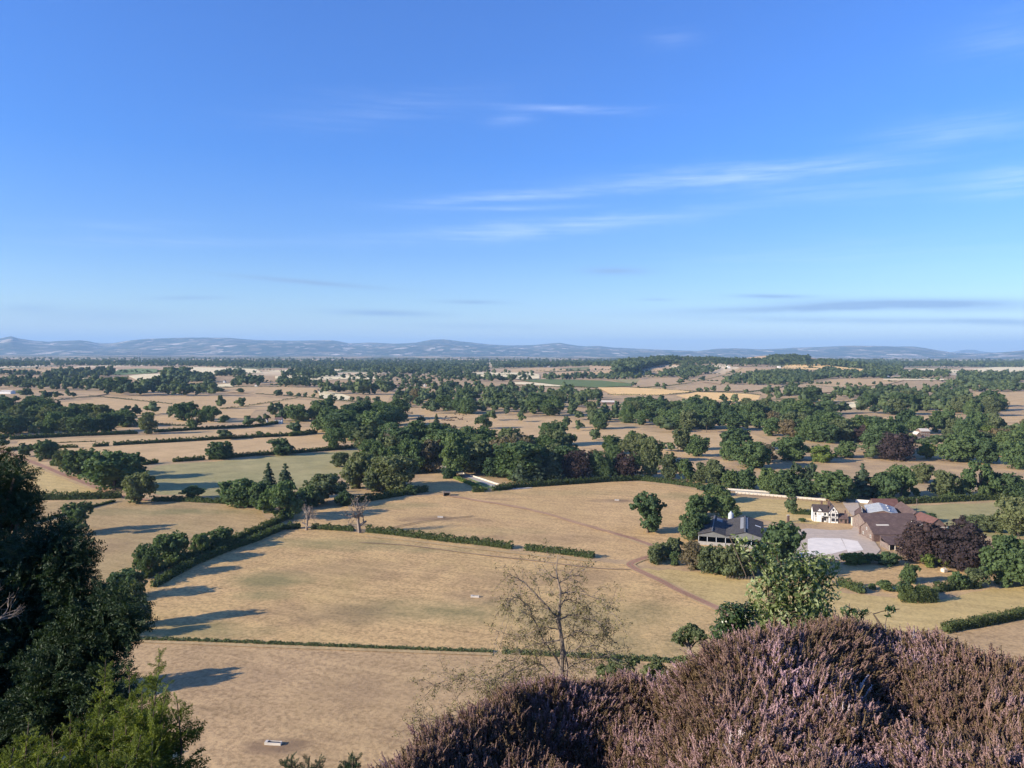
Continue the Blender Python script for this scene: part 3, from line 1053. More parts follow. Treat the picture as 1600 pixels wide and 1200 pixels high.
def place_trees(individuals=300):
    """the trees that show largest become objects of their own; the rest are far woodland"""
    rest = []
    by = {}
    for s in SPECS:
        by.setdefault(NAME.get(s[4], ('broadleaf_tree', 'tree'))[0], []).append(s)
    for name, L in by.items():
        L.sort(key=lambda s: -s[2])
        if name == 'broadleaf_tree':
            rest = L[individuals:]
            L = L[:individuals]
        for (px, py, h, w, code, label, group) in L:
            p = G(px, py)
            k = depth_of(p) / FPX
            fam, nv, mk = CODE[code]
            i = _rt.randint(nv) if nv else 0
            c, t, whole = mesh_for(fam, i, mk)
            sc = (w * k, w * k, h * k)
            rz = _rt.uniform(0, 6.28)
            if fam == 'lone': rz = 0.0
            cat = NAME.get(code, (0, 'tree'))[1]
            if t is None or c is None:
                o = bpy.data.objects.new(name, c or t)
                link(o)
            elif h < 21:
                o = link(bpy.data.objects.new(name, whole))
            else:
                o = bpy.data.objects.new(name, None); link(o)
                link(bpy.data.objects.new('trunk', t), o)
                link(bpy.data.objects.new('crown', c), o)
            o.location = p; o.scale = sc; o.rotation_euler = (0, 0, rz)
            tag(o, label, cat, group)
    return rest

# ------------------------------------------------------------------ trees one can tell apart: base x, base y, height, width in photograph pixels
T = tree
# left side
T(3, 700, 22, 30, 'd', 'small round tree at the far left end of the red lane')
T(42, 713, 20, 28, 'o', 'low spreading tree at the far end of the lane, leftmost of the lane trees')
T(72, 717, 31, 36, 'd', 'umbrella shaped dark tree second along the red lane')
T(98, 732, 32, 27, 'o', 'slim greyish tree beside the red lane in front of the umbrella shaped one')
T(130, 744, 45, 50, 'd', 'broad dark oak halfway along the row by the red lane')
T(178, 766, 64, 80, 'b', 'largest green oak in the row beside the red lane')
T(205, 748, 42, 44, 'd', 'dark tree behind the largest oak by the red lane')
T(218, 786, 51, 46, 'o', 'nearest tree at the corner where the red lane meets the hedge')
T(301, 780, 21, 32, 's', 'lone greyish bush on the hedge below the green grey field')
T(376, 791, 46, 56, 'b', 'round oak left of the two dark conifers')
T(351, 687, 19, 27, 'd', 'dome shaped hedge tree standing on the second field hedge')
T(343, 717, 28, 38, 'd', 'wide round oak standing just above the third field hedge')
T(387, 667, 18, 22, 'b', 'left of three small trees on the first field hedge')
T(406, 663, 13, 18, 'd', 'low middle one of three small trees on the first field hedge')
T(231, 678, 35, 26, 'O', 'tall pale green poplar like tree at the end of the first field hedge')
T(290, 657, 31, 38, 'd', 'largest tree of the clump in the pink field')
T(307, 671, 32, 28, 'E', 'open crowned oak with a clear stem in front of the clump')
T(330, 659, 26, 29, 'b', 'right hand tree of the clump in the pink field')
T(350, 660, 12, 16, 'S', 'low bush at the right end of the clump in the pink field')
T(265, 653, 18, 13, 'B', 'slim small tree left of the clump in the pink field')
T(238, 647, 19, 27, 'd', 'squat dark tree behind the pale poplar like tree')
T(213, 649, 16, 17, 'b', 'small tree left of the squat dark one')
T(198, 650, 17, 20, 'd', 'dark tree at the right end of the left hand wood')
T(345, 639, 22, 17, 'D', 'narrow dark tree above the clump in the pink field')
T(377, 636, 17, 19, 'b', 'round lollipop tree alone in the upper pink field')
T(376, 614, 8, 11, 'S', 'small round bush on the upper field boundary')
T(346, 612, 6, 10, 'S', 'small low bush left on the upper field boundary')
T(23, 629, 10, 17, 'd', 'small round tree beside the hedge right of the left edge')
T(4, 630, 14, 17, 'd', 'small tree cut by the left edge above the hedge')
T(52, 628, 12, 16, 'd', 'third small tree along the slanting far left hedge')
T(42, 620, 14, 26, 'D', 'wide dark tree beside the white farm building at far left')
T(70, 625, 16, 19, 'D', 'fourth small tree along the slanting far left hedge')
T(88, 622, 12, 16, 'd', 'fifth small tree along the slanting far left hedge')
T(106, 618, 10, 9, 'D', 'narrow small tree in the gap above the slanting hedge')
T(114, 621, 9, 13, 'b', 'rounded small tree at the right end of the slanting hedge')
T(48, 638, 12, 13, 'd', 'small tree below the slanting hedge at far left')
T(440, 711, 28, 38, 'd', 'round dense oak alone on the third field hedge')
T(522, 702, 35, 34, 'b', 'tall oak at the right end of the third field hedge')
T(460, 679, 20, 25, 'b', 'spreading tree on the second field hedge below the white cottage')
T(406, 683, 10, 11, 's', 'left of two small scrubby bushes on the second field hedge')
T(419, 683, 8, 9, 's', 'right of two small scrubby bushes on the second field hedge')
T(122, 834, 51, 48, 'E', 'lone ragged oak in the near left field')
# hedge line on the left of the big field
T(270, 880, 50, 54, 'b', 'big oak in the hedge left of the large field')
T(232, 901, 52, 44, 'd', 'dark oak in the hedge next to the near left field')
T(312, 864, 33, 28, 'b', 'left tree of the pair in the double hedge')
T(344, 856, 33, 36, 'b', 'right tree of the pair in the double hedge')
T(197, 935, 48, 52, 'd', 'dark tree low in the hedge half hidden by the yew')
T(212, 978, 74, 44, 'o', 'greyish oak at the bottom end of the hedge touching the yew')
T(98, 1092, 100, 70, 'd', 'field tree hidden behind the dark yew')
T(-60, 1230, 120, 90, 'd', 'field tree beyond the left edge casting a long shadow')
T(160, 1000, 60, 40, 'd', 'second field tree hidden behind the dark yew')
T(438, 812, 61, 60, 'b', 'big round tree in front of the two dark conifers')
T(412, 800, 48, 44, 'd', 'dark tree between the left round oak and the big round tree')
T(420, 776, 54, 31, 'c', 'left of the two dark tiered conifers by the field corner')
T(446, 780, 57, 31, 'c', 'right of the two dark tiered conifers by the field corner')
T(505, 786, 47, 68, 'o', 'wide olive tree right of the two dark conifers')
T(482, 792, 34, 32, 'S', 'dark bush at the foot of the wide olive tree')
T(540, 790, 24, 34, 'S', 'dark bush in shade between olive trees')
T(562, 763, 58, 58, 'o', 'tall olive oak at the left end of the central wood')
T(530, 730, 25, 28, 'o', 'small tree left of the tall olive oak')
T(620, 767, 58, 70, 'O', 'broad dark green oak overhanging the field corner')
T(592, 768, 44, 50, 'o', 'olive tree between two large oaks of the central wood')
T(673, 737, 52, 46, 'r', 'brownish round tree in the central wood')
T(712, 744, 66, 40, 'B', 'tall dark tree by the upper end of the pale road')
T(700, 747, 18, 18, 'S', 'dark bush beside the road under the tall dark tree')
T(645, 772, 16, 22, 'S', 'dark low bush in the shaded field corner')
T(608, 702, 32, 17, 'x', 'pale bare dead tree in the middle of the central wood')
T(562, 832, 55, 40, 'x', 'bare dead oak in the gap of the field hedge')
T(479, 828, 37, 28, 'x', 'smaller bare dead tree left on the field hedge')
# front of the central wood
T(900, 749, 47, 44, 'u', 'copper beech in the front of the central wood')
T(975, 747, 43, 42, 'u', 'right hand copper beech in the front of the central wood')
T(940, 748, 45, 40, 'k', 'very dark tree between two copper beeches')
T(815, 754, 58, 32, 'c', 'greyish spruce at the front of the central wood, left of three')
T(840, 753, 56, 32, 'c', 'greyish spruce at the front of the central wood, middle of three')
T(864, 752, 57, 34, 'c', 'greyish spruce at the front of the central wood, right of three')
T(1017, 746, 66, 34, 'O', 'tall slim light green tree above the curved hedge')
T(1045, 749, 44, 30, 'o', 'pointed greyish tree right of the tall slim light one')
T(1073, 751, 35, 30, 'b', 'round tree in the middle of the row behind the curved hedge')
T(1098, 754, 33, 27, 'o', 'greyish tree in the row behind the curved hedge')
T(1118, 760, 44, 34, 'O', 'ragged olive tree at the right end of the curved hedge')
T(1142, 763, 30, 30, 'b', 'green tree right of the ragged olive tree')
T(1168, 765, 37, 32, 'd', 'dark tree beside the pale road near the barn')
T(1195, 767, 22, 26, 'd', 'low dark tree at the roadside behind the barn paddock')
T(1108, 775, 19, 28, 'S', 'dark bush at the corner of the curved hedge and the road')
T(1012, 832, 64, 50, 'L', 'lone leaning oak standing in the field left of the barn')
T(1125, 784, 26, 38, 'b', 'rear tree of the pair behind the grey barn')
T(1132, 808, 36, 39, 'b', 'front tree of the pair behind the grey barn')
T(1092, 808, 38, 40, 'b', 'round tree above the left corner of the barn')
T(1080, 843, 46, 36, 'd', 'dark tree at the left corner of the barn')
T(1098, 835, 34, 30, 'd', 'dark tree pressed against the left wall of the barn')
T(1030, 876, 30, 30, 'o', 'small olive tree left in the thicket before the barn')
T(1053, 872, 33, 30, 'o', 'second olive tree in the thicket before the barn')
T(1082, 888, 42, 36, 'r', 'brownish tree in the thicket before the barn')
T(1113, 896, 47, 42, 'o', 'larger olive tree in the thicket before the barn')
T(1147, 902, 54, 44, 'o', 'right hand olive tree in the thicket before the barn')
T(1172, 900, 40, 36, 'd', 'dark tree at the right end of the thicket before the barn')
T(1214, 898, 86, 68, 'd', 'tall spreading oak standing right in front of the barn')
T(1205, 890, 52, 40, 'b', 'lower green tree under the tall spreading oak')
T(1235, 802, 23, 24, 'b', 'small round tree in the paddock left of the white farmhouse')
T(1253, 815, 6, 11, 's', 'tiny bush on the lawn left of the white farmhouse')
T(1437, 876, 64, 62, 'u', 'left half of the big copper beech pair beside the brick yard')
T(1503, 887, 82, 86, 'u', 'right and larger of the big copper beech pair beside the brick yard')
T(1572, 914, 80, 80, 'b', 'big round green tree at the right edge below the copper beeches')
T(1625, 915, 80, 80, 'd', 'dark green tree cut off by the right edge')
T(1590, 838, 62, 56, 'O', 'light leafed tree at the right edge above the round green one')
T(1530, 828, 24, 42, 'o', 'grey green tree behind the copper beeches')
T(1556, 832, 28, 36, 'o', 'second grey green tree behind the copper beeches')
T(1450, 815, 14, 22, 'S', 'dark bush behind the brick gable')
T(1452, 885, 21, 23, 't', 'left of two bright lime green bushes below the copper beech')
T(1476, 886, 21, 26, 't', 'right of two bright lime green bushes below the copper beech')
T(1325, 882, 19, 24, 't', 'left one of the row of bright bushes below the concrete yard')
T(1341, 881, 18, 24, 't', 'middle one of the row of bright bushes below the concrete yard')
T(1357, 880, 17, 24, 's', 'right one of the row of bright bushes below the concrete yard')
T(1382, 882, 21, 32, 'S', 'dark round bush below the brick shed')
T(1400, 880, 14, 16, 't', 'small yellowish bush between dark bush and copper beech')
T(1421, 911, 31, 28, 'b', 'small round tree alone in the dry paddock')
T(1497, 919, 27, 27, 's', 'upright bush right of the dry paddock')
T(1525, 917, 30, 36, 'o', 'olive coloured tree left of the big round green one')
T(1383, 922, 16, 24, 's', 'pale bush by the dip below the dry paddock')
T(1412, 927, 22, 26, 'S', 'dark thorn bush below the small round tree')
T(1362, 920, 10, 12, 's', 'small reddish bush by the dip below the dry paddock')
T(1440, 930, 16, 30, 'S', 'dark bush right of the thorn bush')
# trees of the park
T(755, 670, 24, 25, 'd', 'round tree alone in the park with a long shadow')
T(770, 657, 19, 18, 'd', 'tree behind the round park tree')
T(814, 659, 16, 16, 'd', 'small tree at the upper edge of the park')
T(659, 662, 14, 15, 'b', 'small tree left of the slim park conifer')
T(682, 669, 23, 14, 'c', 'slim dark conifer at the left of the park')
T(868, 696, 40, 44, 'b', 'big oak at the park edge behind the central wood')
T(884, 669, 18, 18, 'b', 'tree touching the big oak at the park edge')
T(904, 673, 19, 15, 'B', 'upright tree in the middle of the park')
T(938, 670, 26, 31, 'd', 'wide dark tree below the long wood in the park')
T(929, 688, 18, 22, 'd', 'low dark tree in the park with grass all round')
T(957, 708, 29, 36, 'b', 'left tree of the park group above the copper beeches')
T(988, 703, 31, 26, 'b', 'second tree of the park group above the copper beeches')
T(1016, 722, 40, 33, 'b', 'tall round tree of the park group above the copper beeches')
T(1035, 705, 16, 13, 'b', 'smallest tree of the park group')
T(1048, 706, 18, 15, 'b', 'small upright tree of the park group')
T(1068, 704, 39, 30, 'o', 'tall greyish tree in the right of the park group')
T(1090, 713, 35, 30, 'b', 'dense tree at the right end of the park group')
T(1042, 675, 23, 36, 'd', 'broad dark tree in front of the long wood')
T(1150, 702, 34, 44, 'd', 'dark spreading tree right of the park group')
T(1140, 719, 33, 30, 'b', 'green tree in front of the dark spreading one')
T(1175, 731, 44, 52, 'b', 'big rounded clump tree in the right of the park')
T(1196, 722, 30, 34, 'r', 'brownish bare looking tree beside the big park clump')
T(1236, 719, 40, 54, 'b', 'large round oak in the right hand park')
T(1283, 722, 28, 40, 'y', 'bright green low tree in the right hand park')
T(1322, 715, 27, 32, 'b', 'medium tree right of the bright green one')
T(1363, 717, 21, 27, 'y', 'small yellowish tree under the big dome')
T(1385, 709, 60, 72, 'k', 'huge dark dome tree in the right hand park')
T(1398, 718, 44, 56, 'u', 'copper beech in front of the huge dark dome')
T(1349, 691, 29, 28, 'u', 'small copper beech left of the huge dark dome')
T(1320, 689, 23, 26, 'd', 'dark bluish tree left of the small copper beech')
T(1450, 717, 25, 31, 'y', 'yellowish tree below the brick mansion')
T(1424, 693, 17, 22, 'b', 'small tree in front of the left corner of the mansion')
T(1463, 697, 22, 28, 'd', 'dark tree hiding the right corner of the mansion')
T(1444, 701, 17, 24, 'b', 'round bushy tree below the front of the mansion')
T(1497, 721, 44, 58, 'b', 'big oak right of the yellowish tree below the mansion')
T(1537, 724, 42, 42, 'd', 'dark oak second from the right edge in the park')
T(1587, 732, 44, 40, 'b', 'green tree near the right edge in the park')
T(1237, 679, 20, 11, 'x', 'white bare dead tree at the park wood edge')
T(1104, 676, 24, 20, 'p', 'tall pine with a pale trunk at the edge of the long wood')
# row north of the farm road
T(1220, 773, 40, 42, 'd', 'dark tree left of the roadside pines')
T(1246, 772, 52, 28, 'p', 'left of two tall open pines by the farm road')
T(1266, 773, 51, 26, 'p', 'right of two tall open pines by the farm road')
T(1255, 776, 30, 40, 'd', 'dark undergrowth tree beneath the two pines')
T(1303, 781, 47, 60, 'b', 'big tree with pale limbs behind the white farmhouse')
T(1347, 777, 54, 36, 'c', 'tall tiered conifer behind the brick farm')
T(1380, 778, 42, 44, 'd', 'dark tree right of the tall tiered conifer')
T(1408, 776, 50, 48, 'b', 'tall green tree behind the brick farm')
T(1440, 754, 31, 31, 'o', 'olive tree standing further back behind the brick farm')
T(1475, 777, 43, 42, 'O', 'ragged tree right of the little dry clearing')
T(1503, 777, 22, 30, 'y', 'small light bush tree in the row above the grey green field')
T(1530, 777, 57, 48, 'e', 'tall thin crowned tree with pale stems above the grey green field')
T(1550, 775, 40, 34, 'O', 'narrow tree next to the thin crowned one')
T(1580, 780, 42, 46, 'd', 'dark tree above the grey green field near the right edge')
T(1378, 788, 14, 14, 's', 'pale bush in front of the white yard wall')
for i, (x, y, h, w) in enumerate([(434, 619, 10, 18), (453, 619, 8, 15), (466, 621, 9, 9), (476, 621, 8, 9), (490, 622, 8, 8), (494, 615, 6, 8), (503, 625, 9, 8), (517, 625, 10, 11),
                                  (524, 625, 6, 6), (534, 626, 8, 9), (550, 627, 9, 9), (561, 628, 10, 13), (575, 628, 9, 13), (590, 630, 11, 15)]):
    T(x, y, h, w, 'obd'[i % 3], 'small round tree in the line along the far pink field', 'line of small trees in the far pink field')
for i, (x, y, h, w) in enumerate([(1264, 600, 5, 6), (1270, 600, 7, 7), (1277, 601, 5, 6), (1284, 601, 5, 7), (1291, 601, 5, 7), (1297, 601, 5, 6), (1309, 602, 5, 6), (1323, 603, 6, 6), (1330, 603, 4, 6),
                                  (1344, 603, 6, 6), (1365, 602, 6, 7)]):
    T(x, y, h, w, 'bd'[i % 2], 'tiny round tree in the dotted hedge line on the right', 'dotted hedge line of tiny trees')
for i, (x, y, h, w) in enumerate([(1027, 606, 9, 10), (1038, 606, 9, 9), (1038, 609, 7, 9), (1063, 600, 9, 14), (1094, 613, 9, 12), (1104, 613, 10, 10), (1115, 613, 11, 13), (1137, 613, 11, 12),
                                  (1166, 615, 8, 9), (1194, 616, 10, 16), (1130, 628, 12, 16), (1147, 630, 14, 16), (990, 603, 7, 8), (997, 607, 5, 6)]):
    T(x, y, h, w, 'dbd'[i % 3], 'round hedgerow tree between the far golden fields', 'hedgerow trees between the golden fields')

# ------------------------------------------------------------------ woods: individual trees scattered over the ground the wood covers
W = wood
W([(575, 700), (640, 690), (690, 692), (740, 702), (800, 708), (860, 716), (930, 722), (1000, 722), (1000, 742), (930, 744), (850, 750), (800, 752), (735, 738), (690, 730), (640, 748), (580, 745)],
  'bBdoDOrKb', 'mixed green tree in the central wood above the curved hedge', 'trees of the central wood', 9.5, 5.0, 1.18, 3, [(940, 736, 40)])
W([(495, 672), (545, 690), (570, 690), (605, 672), (625, 655), (600, 648), (560, 650), (510, 652)], 'bbdD', 'green tree in the wood right of the white cottage',
  'trees of the wood by the white cottage', 8.5, 5, 1.2, 4)
W([(405, 662), (420, 658), (500, 660), (500, 648), (420, 648)], 'bdb', 'green tree behind the white cottage', 'trees behind the white cottage', 10, 6, 1.0, 5)
W([(-20, 660), (-20, 682), (40, 682), (110, 680), (175, 676), (205, 668), (180, 655), (120, 645), (60, 645), (0, 646)], 'bdDoOdK', 'dark tree of the wood at the left edge',
  'trees of the left edge wood', 9, 5, 1.08, 6)
W([(165, 612), (165, 619), (335, 619), (330, 610), (250, 606)], 'dD', 'dark tree of the straight edged plantation at left', 'trees of the left plantation', 10, 6, 1.55, 7)
W([(-20, 600), (-20, 607), (170, 613), (170, 603), (80, 598)], 'ddo', 'dark tree of the far wood at the left edge', 'trees of the far left wood', 11, 6, 1.3, 8)
W([(497, 610), (505, 616), (605, 617), (608, 609), (540, 605)], 'dbD', 'dark tree of the plantation beyond the pink field', 'trees of the plantation beyond the pink field', 11, 6, 1.3, 9)
W([(675, 647), (745, 647), (820, 651), (890, 651), (895, 642), (935, 638), (938, 624), (905, 616), (830, 612), (760, 609), (690, 609), (640, 618), (612, 632), (620, 641), (645, 634)],
  'bBdDooKr', 'green tree of the broad wood above the park', 'trees of the broad wood above the park', 10, 5.6, 1.16, 10)
W([(893, 656), (950, 663), (1022, 665), (1030, 672), (1090, 673), (1170, 675), (1200, 668), (1260, 660), (1260, 648), (1190, 643), (1140, 642), (1100, 639), (1020, 641), (985, 645), (930, 650), (893, 650)],
  'bBdDoOKb', 'green tree of the long wood across the middle right', 'trees of the long wood', 9.5, 5.5, 1.15, 11)
W([(1200, 655), (1265, 653), (1310, 648), (1480, 649), (1560, 650), (1572, 640), (1530, 631), (1500, 618), (1400, 613), (1345, 617), (1372, 634), (1330, 645), (1260, 648), (1200, 648)],
  'bDdoOdKb', 'dark green tree of the wood on the far right', 'trees of the far right wood', 9.8, 5.5, 1.18, 12)
W([(1200, 682), (1270, 690), (1310, 695), (1350, 690), (1420, 690), (1480, 705), (1560, 712), (1640, 714), (1640, 680), (1480, 674), (1400, 672), (1300, 668), (1200, 668)],
  'bBdoyDOKr', 'park tree of the belt round the brick mansion', 'trees round the brick mansion', 9.5, 5.5, 1.12, 13, [(1441, 681, 26)])
W([(1200, 626), (1245, 622), (1245, 616), (1200, 618)], 'dd', 'dark tree of the small copse between pink fields', 'trees of the small copse', 11, 6, 1.2, 14)
W([(1255, 632), (1290, 634), (1298, 628), (1262, 626)], 'db', 'tree of the clump left of the pink gap', 'trees of the clump by the pink gap', 11, 6, 1.4, 15)
W([(1300, 627), (1350, 623), (1350, 617), (1305, 620)], 'db', 'tree of the clump right of the pink gap', 'trees right of the pink gap', 11, 6, 1.4, 16)
W([(1425, 780), (1600, 781), (1640, 780), (1640, 772), (1425, 774)], 'sSs', 'bush in the thicket above the grey green field', 'bushes above the grey green field', 13, 8, .45, 17)
W([(1195, 776), (1300, 782), (1420, 782), (1420, 774), (1300, 772), (1200, 766)], 'bdS', 'dark tree in the belt behind the farm road', 'trees behind the farm road', 13, 8, .75, 18)
W([(1015, 884), (1060, 893), (1140, 902), (1175, 903), (1175, 894), (1060, 880), (1015, 876)], 'sSo', 'bush in the thicket before the barn', 'bushes of the thicket before the barn', 7, 4, .36, 19)
W([(60, 722), (115, 744), (165, 768), (175, 764), (120, 738), (66, 716)], 'sSs', 'bush in the verge of the red lane', 'bushes along the red lane', 8, 5, .30, 20)

REST = place_trees(300)

# ------------------------------------------------------------------ far woodland, hedgerow trees too small and too many to count: one object
def stuff_protos(nq, ls):
    r = np.random.RandomState(5)
    out = []
    for i in range(6):
        L = broad_lobes(r, 8, zc=.52, rx=.30, rz=.28, r0=.17, r1=.28, base=.0)
        out.append(crown(r, L, nq, ls, core=.86))
    return out


def far_woods():
    r = np.random.RandomState(99)
    pr = stuff_protos(110, .085)
    pm = stuff_protos(520, .042)
    P = []       # px, py, h, w
    for s in REST:
        P.append(s[:4])
    def area(poly, dx=10, dy=5.5, hm=1.0, seed=0, tries=5000):
        for x, y in scatter(poly, dx, dy, seed + 200, tries):
            h = max(2.2, .205 * (y - 551) * r.uniform(.6, 1.4) * hm)
            P.append((x, y, h, h * r.uniform(.95, 1.4)))
    A = area
    A([(-60, 575), (100, 572), (280, 572.5), (430, 576), (520, 578), (600, 585), (690, 585), (760, 581), (765, 571), (500, 568), (-60, 567)], 9, 3.4, 1.2, 1, 9000)
    A([(770, 576), (860, 574.5), (930, 572.5), (1000, 575), (1010, 569), (770, 569)], 8, 3.2, 1.2, 2, 5000)
    A([(73, 591), (170, 589.5), (172, 583), (85, 585)], 9, 4, 1.3, 3)
    A([(258, 596), (290, 597), (290, 587), (262, 586)], 9, 4, 1.8, 4)
    A([(290, 599), (335, 597), (320, 590), (290, 588)], 9, 4, 1.2, 5)
    A([(340, 588.5), (385, 588), (380, 584), (345, 584)], 9, 4, 1.1, 6)
    A([(363, 604), (408, 604), (408, 597), (367, 597)], 9, 4, 1.2, 7)
    A([(0, 586), (60, 588), (60, 586), (0, 583)], 14, 4, 1, 8)
    A([(440, 590), (525, 589), (520, 582), (455, 582)], 9, 4, 1.1, 9)
    A([(437, 605), (480, 606), (478, 598), (440, 598)], 10, 4.5, 1.1, 10)
    A([(480, 604), (500, 606), (500, 600), (480, 599)], 10, 4.5, .8, 11)
    A([(560, 600), (600, 612), (640, 612), (690, 600), (690, 588), (600, 590), (540, 596)], 17, 6, .9, 12)
    A([(690, 596), (760, 597), (830, 596), (830, 593), (690, 590)], 16, 4, 1.0, 13)
    A([(690, 590), (735, 590), (735, 584), (690, 584)], 12, 4, 1, 14)
    A([(850, 594), (900, 593), (955, 594), (1000, 593), (1000, 589), (850, 590)], 10, 4, .9, 15)
    A([(965, 588), (985, 587), (1000, 578), (1045, 568), (1062, 563.5), (1062, 558), (1030, 559), (1000, 566), (960, 575)], 6, 2.8, 2.2, 16, 6000)
    A([(1060, 562), (1120, 565), (1200, 566.5), (1205, 563), (1065, 558)], 7, 2.6, 1.5, 17)
    A([(1025, 590), (1060, 590), (1075, 593), (1110, 583), (1130, 576), (1070, 570), (1050, 578)], 8.5, 3.8, .85, 18)
    A([(1128, 601), (1220, 602), (1252, 600), (1300, 591), (1290, 586), (1220, 582), (1190, 585), (1150, 591)], 8.5, 4, 1.0, 19)
    A([(1198, 567), (1222, 570), (1262, 568), (1262, 561), (1235, 557), (1205, 561)], 5, 2.2, 2.7, 20, 6000)
    A([(1262, 567), (1300, 572), (1362, 577), (1382, 576), (1382, 567), (1290, 564)], 8, 3.2, 1.5, 21)
    A([(1258, 592), (1350, 592), (1358, 583), (1285, 579)], 9, 4, 1.0, 22)
    A([(1355, 592), (1384, 592), (1410, 582), (1410, 571), (1380, 569), (1352, 582)], 9, 4, 1.05, 23)
    A([(1408, 592), (1482, 590), (1480, 583), (1412, 583)], 9, 4, 1.0, 24)
    A([(1492, 598), (1575, 598), (1572, 586), (1500, 585)], 9, 4.2, 1.0, 25)
    A([(1460, 611), (1577, 613), (1577, 600), (1490, 599)], 9.5, 4.6, 1.0, 26)
    A([(1570, 597), (1650, 597), (1650, 587), (1570, 588)], 9, 4, 1.0, 27)
    A([(1577, 613), (1650, 613), (1650, 604), (1577, 605)], 9, 4, 1.0, 28)
    A([(1380, 573), (1650, 574.5), (1650, 569), (1380, 569)], 8, 3, 1.2, 29, 6000)
    A([(-60, 567), (1700, 572), (1700, 567.5), (-60, 563.5)], 13, 1.8, 1.2, 31, 12000)
    A([(-60, 563), (1700, 569), (1700, 564), (-60, 560)], 40, 2.0, 1.3, 32, 6000)
    # thin hedgerows and odd trees
    rr = random.Random(8)
    for _ in range(150):
        y = rr.choice([rr.uniform(564, 574), rr.uniform(572, 588), rr.uniform(580, 604)])
        x = rr.uniform(-60, 1660); L = rr.uniform(20, 110); sl = rr.uniform(-.05, .05)
        if 600 < x < 960 and y > 592: continue
        n = int(L / (1.6 + .12 * (y - 551)))
        for k in range(n):
            if rr.random() < .25: continue
            yy = y + sl * (k / max(n, 1) - .5) * L
            h = max(1.4, (.06 if rr.random() < .7 else .17) * (yy - 551) * rr.uniform(.7, 1.3))
            P.append((x + L * k / max(n, 1), yy, h, max(h * 1.2, L / max(n, 1) * .9)))
    # hedges of the middle distance seen as thin dark lines
    for line in [((3, 631), (76, 627), (124, 622), (151, 620)), ((400, 616), (441, 618.5), (469, 620.5), (489, 622.5), (537, 627), (600, 632)), ((400, 633), (434, 627.5), (467, 622)),
                 ((345, 640), (365, 638), (400, 633)), ((330, 605), (365, 605.5), (430, 605), (470, 606)), ((140, 619), (220, 627), (270, 632)), ((1000, 607), (1040, 604), (1070, 600), (1110, 592), (1150, 582), (1160, 576)),
                 ((985, 606), (1020, 608), (1085, 612.5), (1140, 614.5), (1190, 618)), ((950, 617), (1025, 618.5), (1060, 616), (1085, 612.5)), ((1200, 608.5), (1230, 603), (1258, 597)), ((1150, 629), (1190, 628)),
                 ((1160, 615), (1200, 610), (1225, 604)), ((800, 603.5), (885, 605), (935, 607)), ((850, 581.5), (880, 581), (920, 579)), ((738, 586), (820, 586)), ((740, 590), (820, 591)), ((1260, 603), (1320, 606)),
                 ((1180, 628), (1260, 622)), ((1290, 632), (1345, 626)), ((1380, 591.5), (1500, 591.5)), ((200, 667), (245, 664), (300, 667)), ((600, 661), (640, 659))]:
        for (a, b) in zip(line[:-1], line[1:]):
            n = max(2, int(abs(b[0] - a[0]) / 1.6))
            for k in range(n):
                t = k / n
                y = a[1] + (b[1] - a[1]) * t
                h = max(1.5, .03 * (y - 551) * rr.uniform(.7, 1.4))
                P.append((a[0] + (b[0] - a[0]) * t, y, h, 2.2))
    Q = []; tint = []
    for (px, py, h, w) in P:
        p = G(px, py)
        k = depth_of(p) / FPX
        q = (pr if h < 8.5 else pm)[r.randint(len(pr))]
        if h < 6:
            q = q[np.r_[0:len(q):2]] if h > 3 else q[len(q) - 7 * 24:]
        a = r.uniform(0, 6.28); c, s = math.cos(a), math.sin(a)
        v = q @ np.array(((c, s, 0), (-s, c, 0), (0, 0, 1)))
        Q.append(v * np.array((w * k, w * k, h * k)) + p)
        tint.append(np.full(len(q), r.uniform()))
    Q = np.concatenate(Q); tint = np.concatenate(tint)
    o = link(bpy.data.objects.new('far_woodland', qmesh('far_woodland', Q, STUFF_LEAF, None, tint)))
    struct(o, 'far woods and hedgerows fading towards the hills', 'stuff')
    print('TREES', len(SPECS), 'far', len(P), 'faces', len(Q))


far_woods()

# ------------------------------------------------------------------ hedges, each one a thing
_hs = [0]


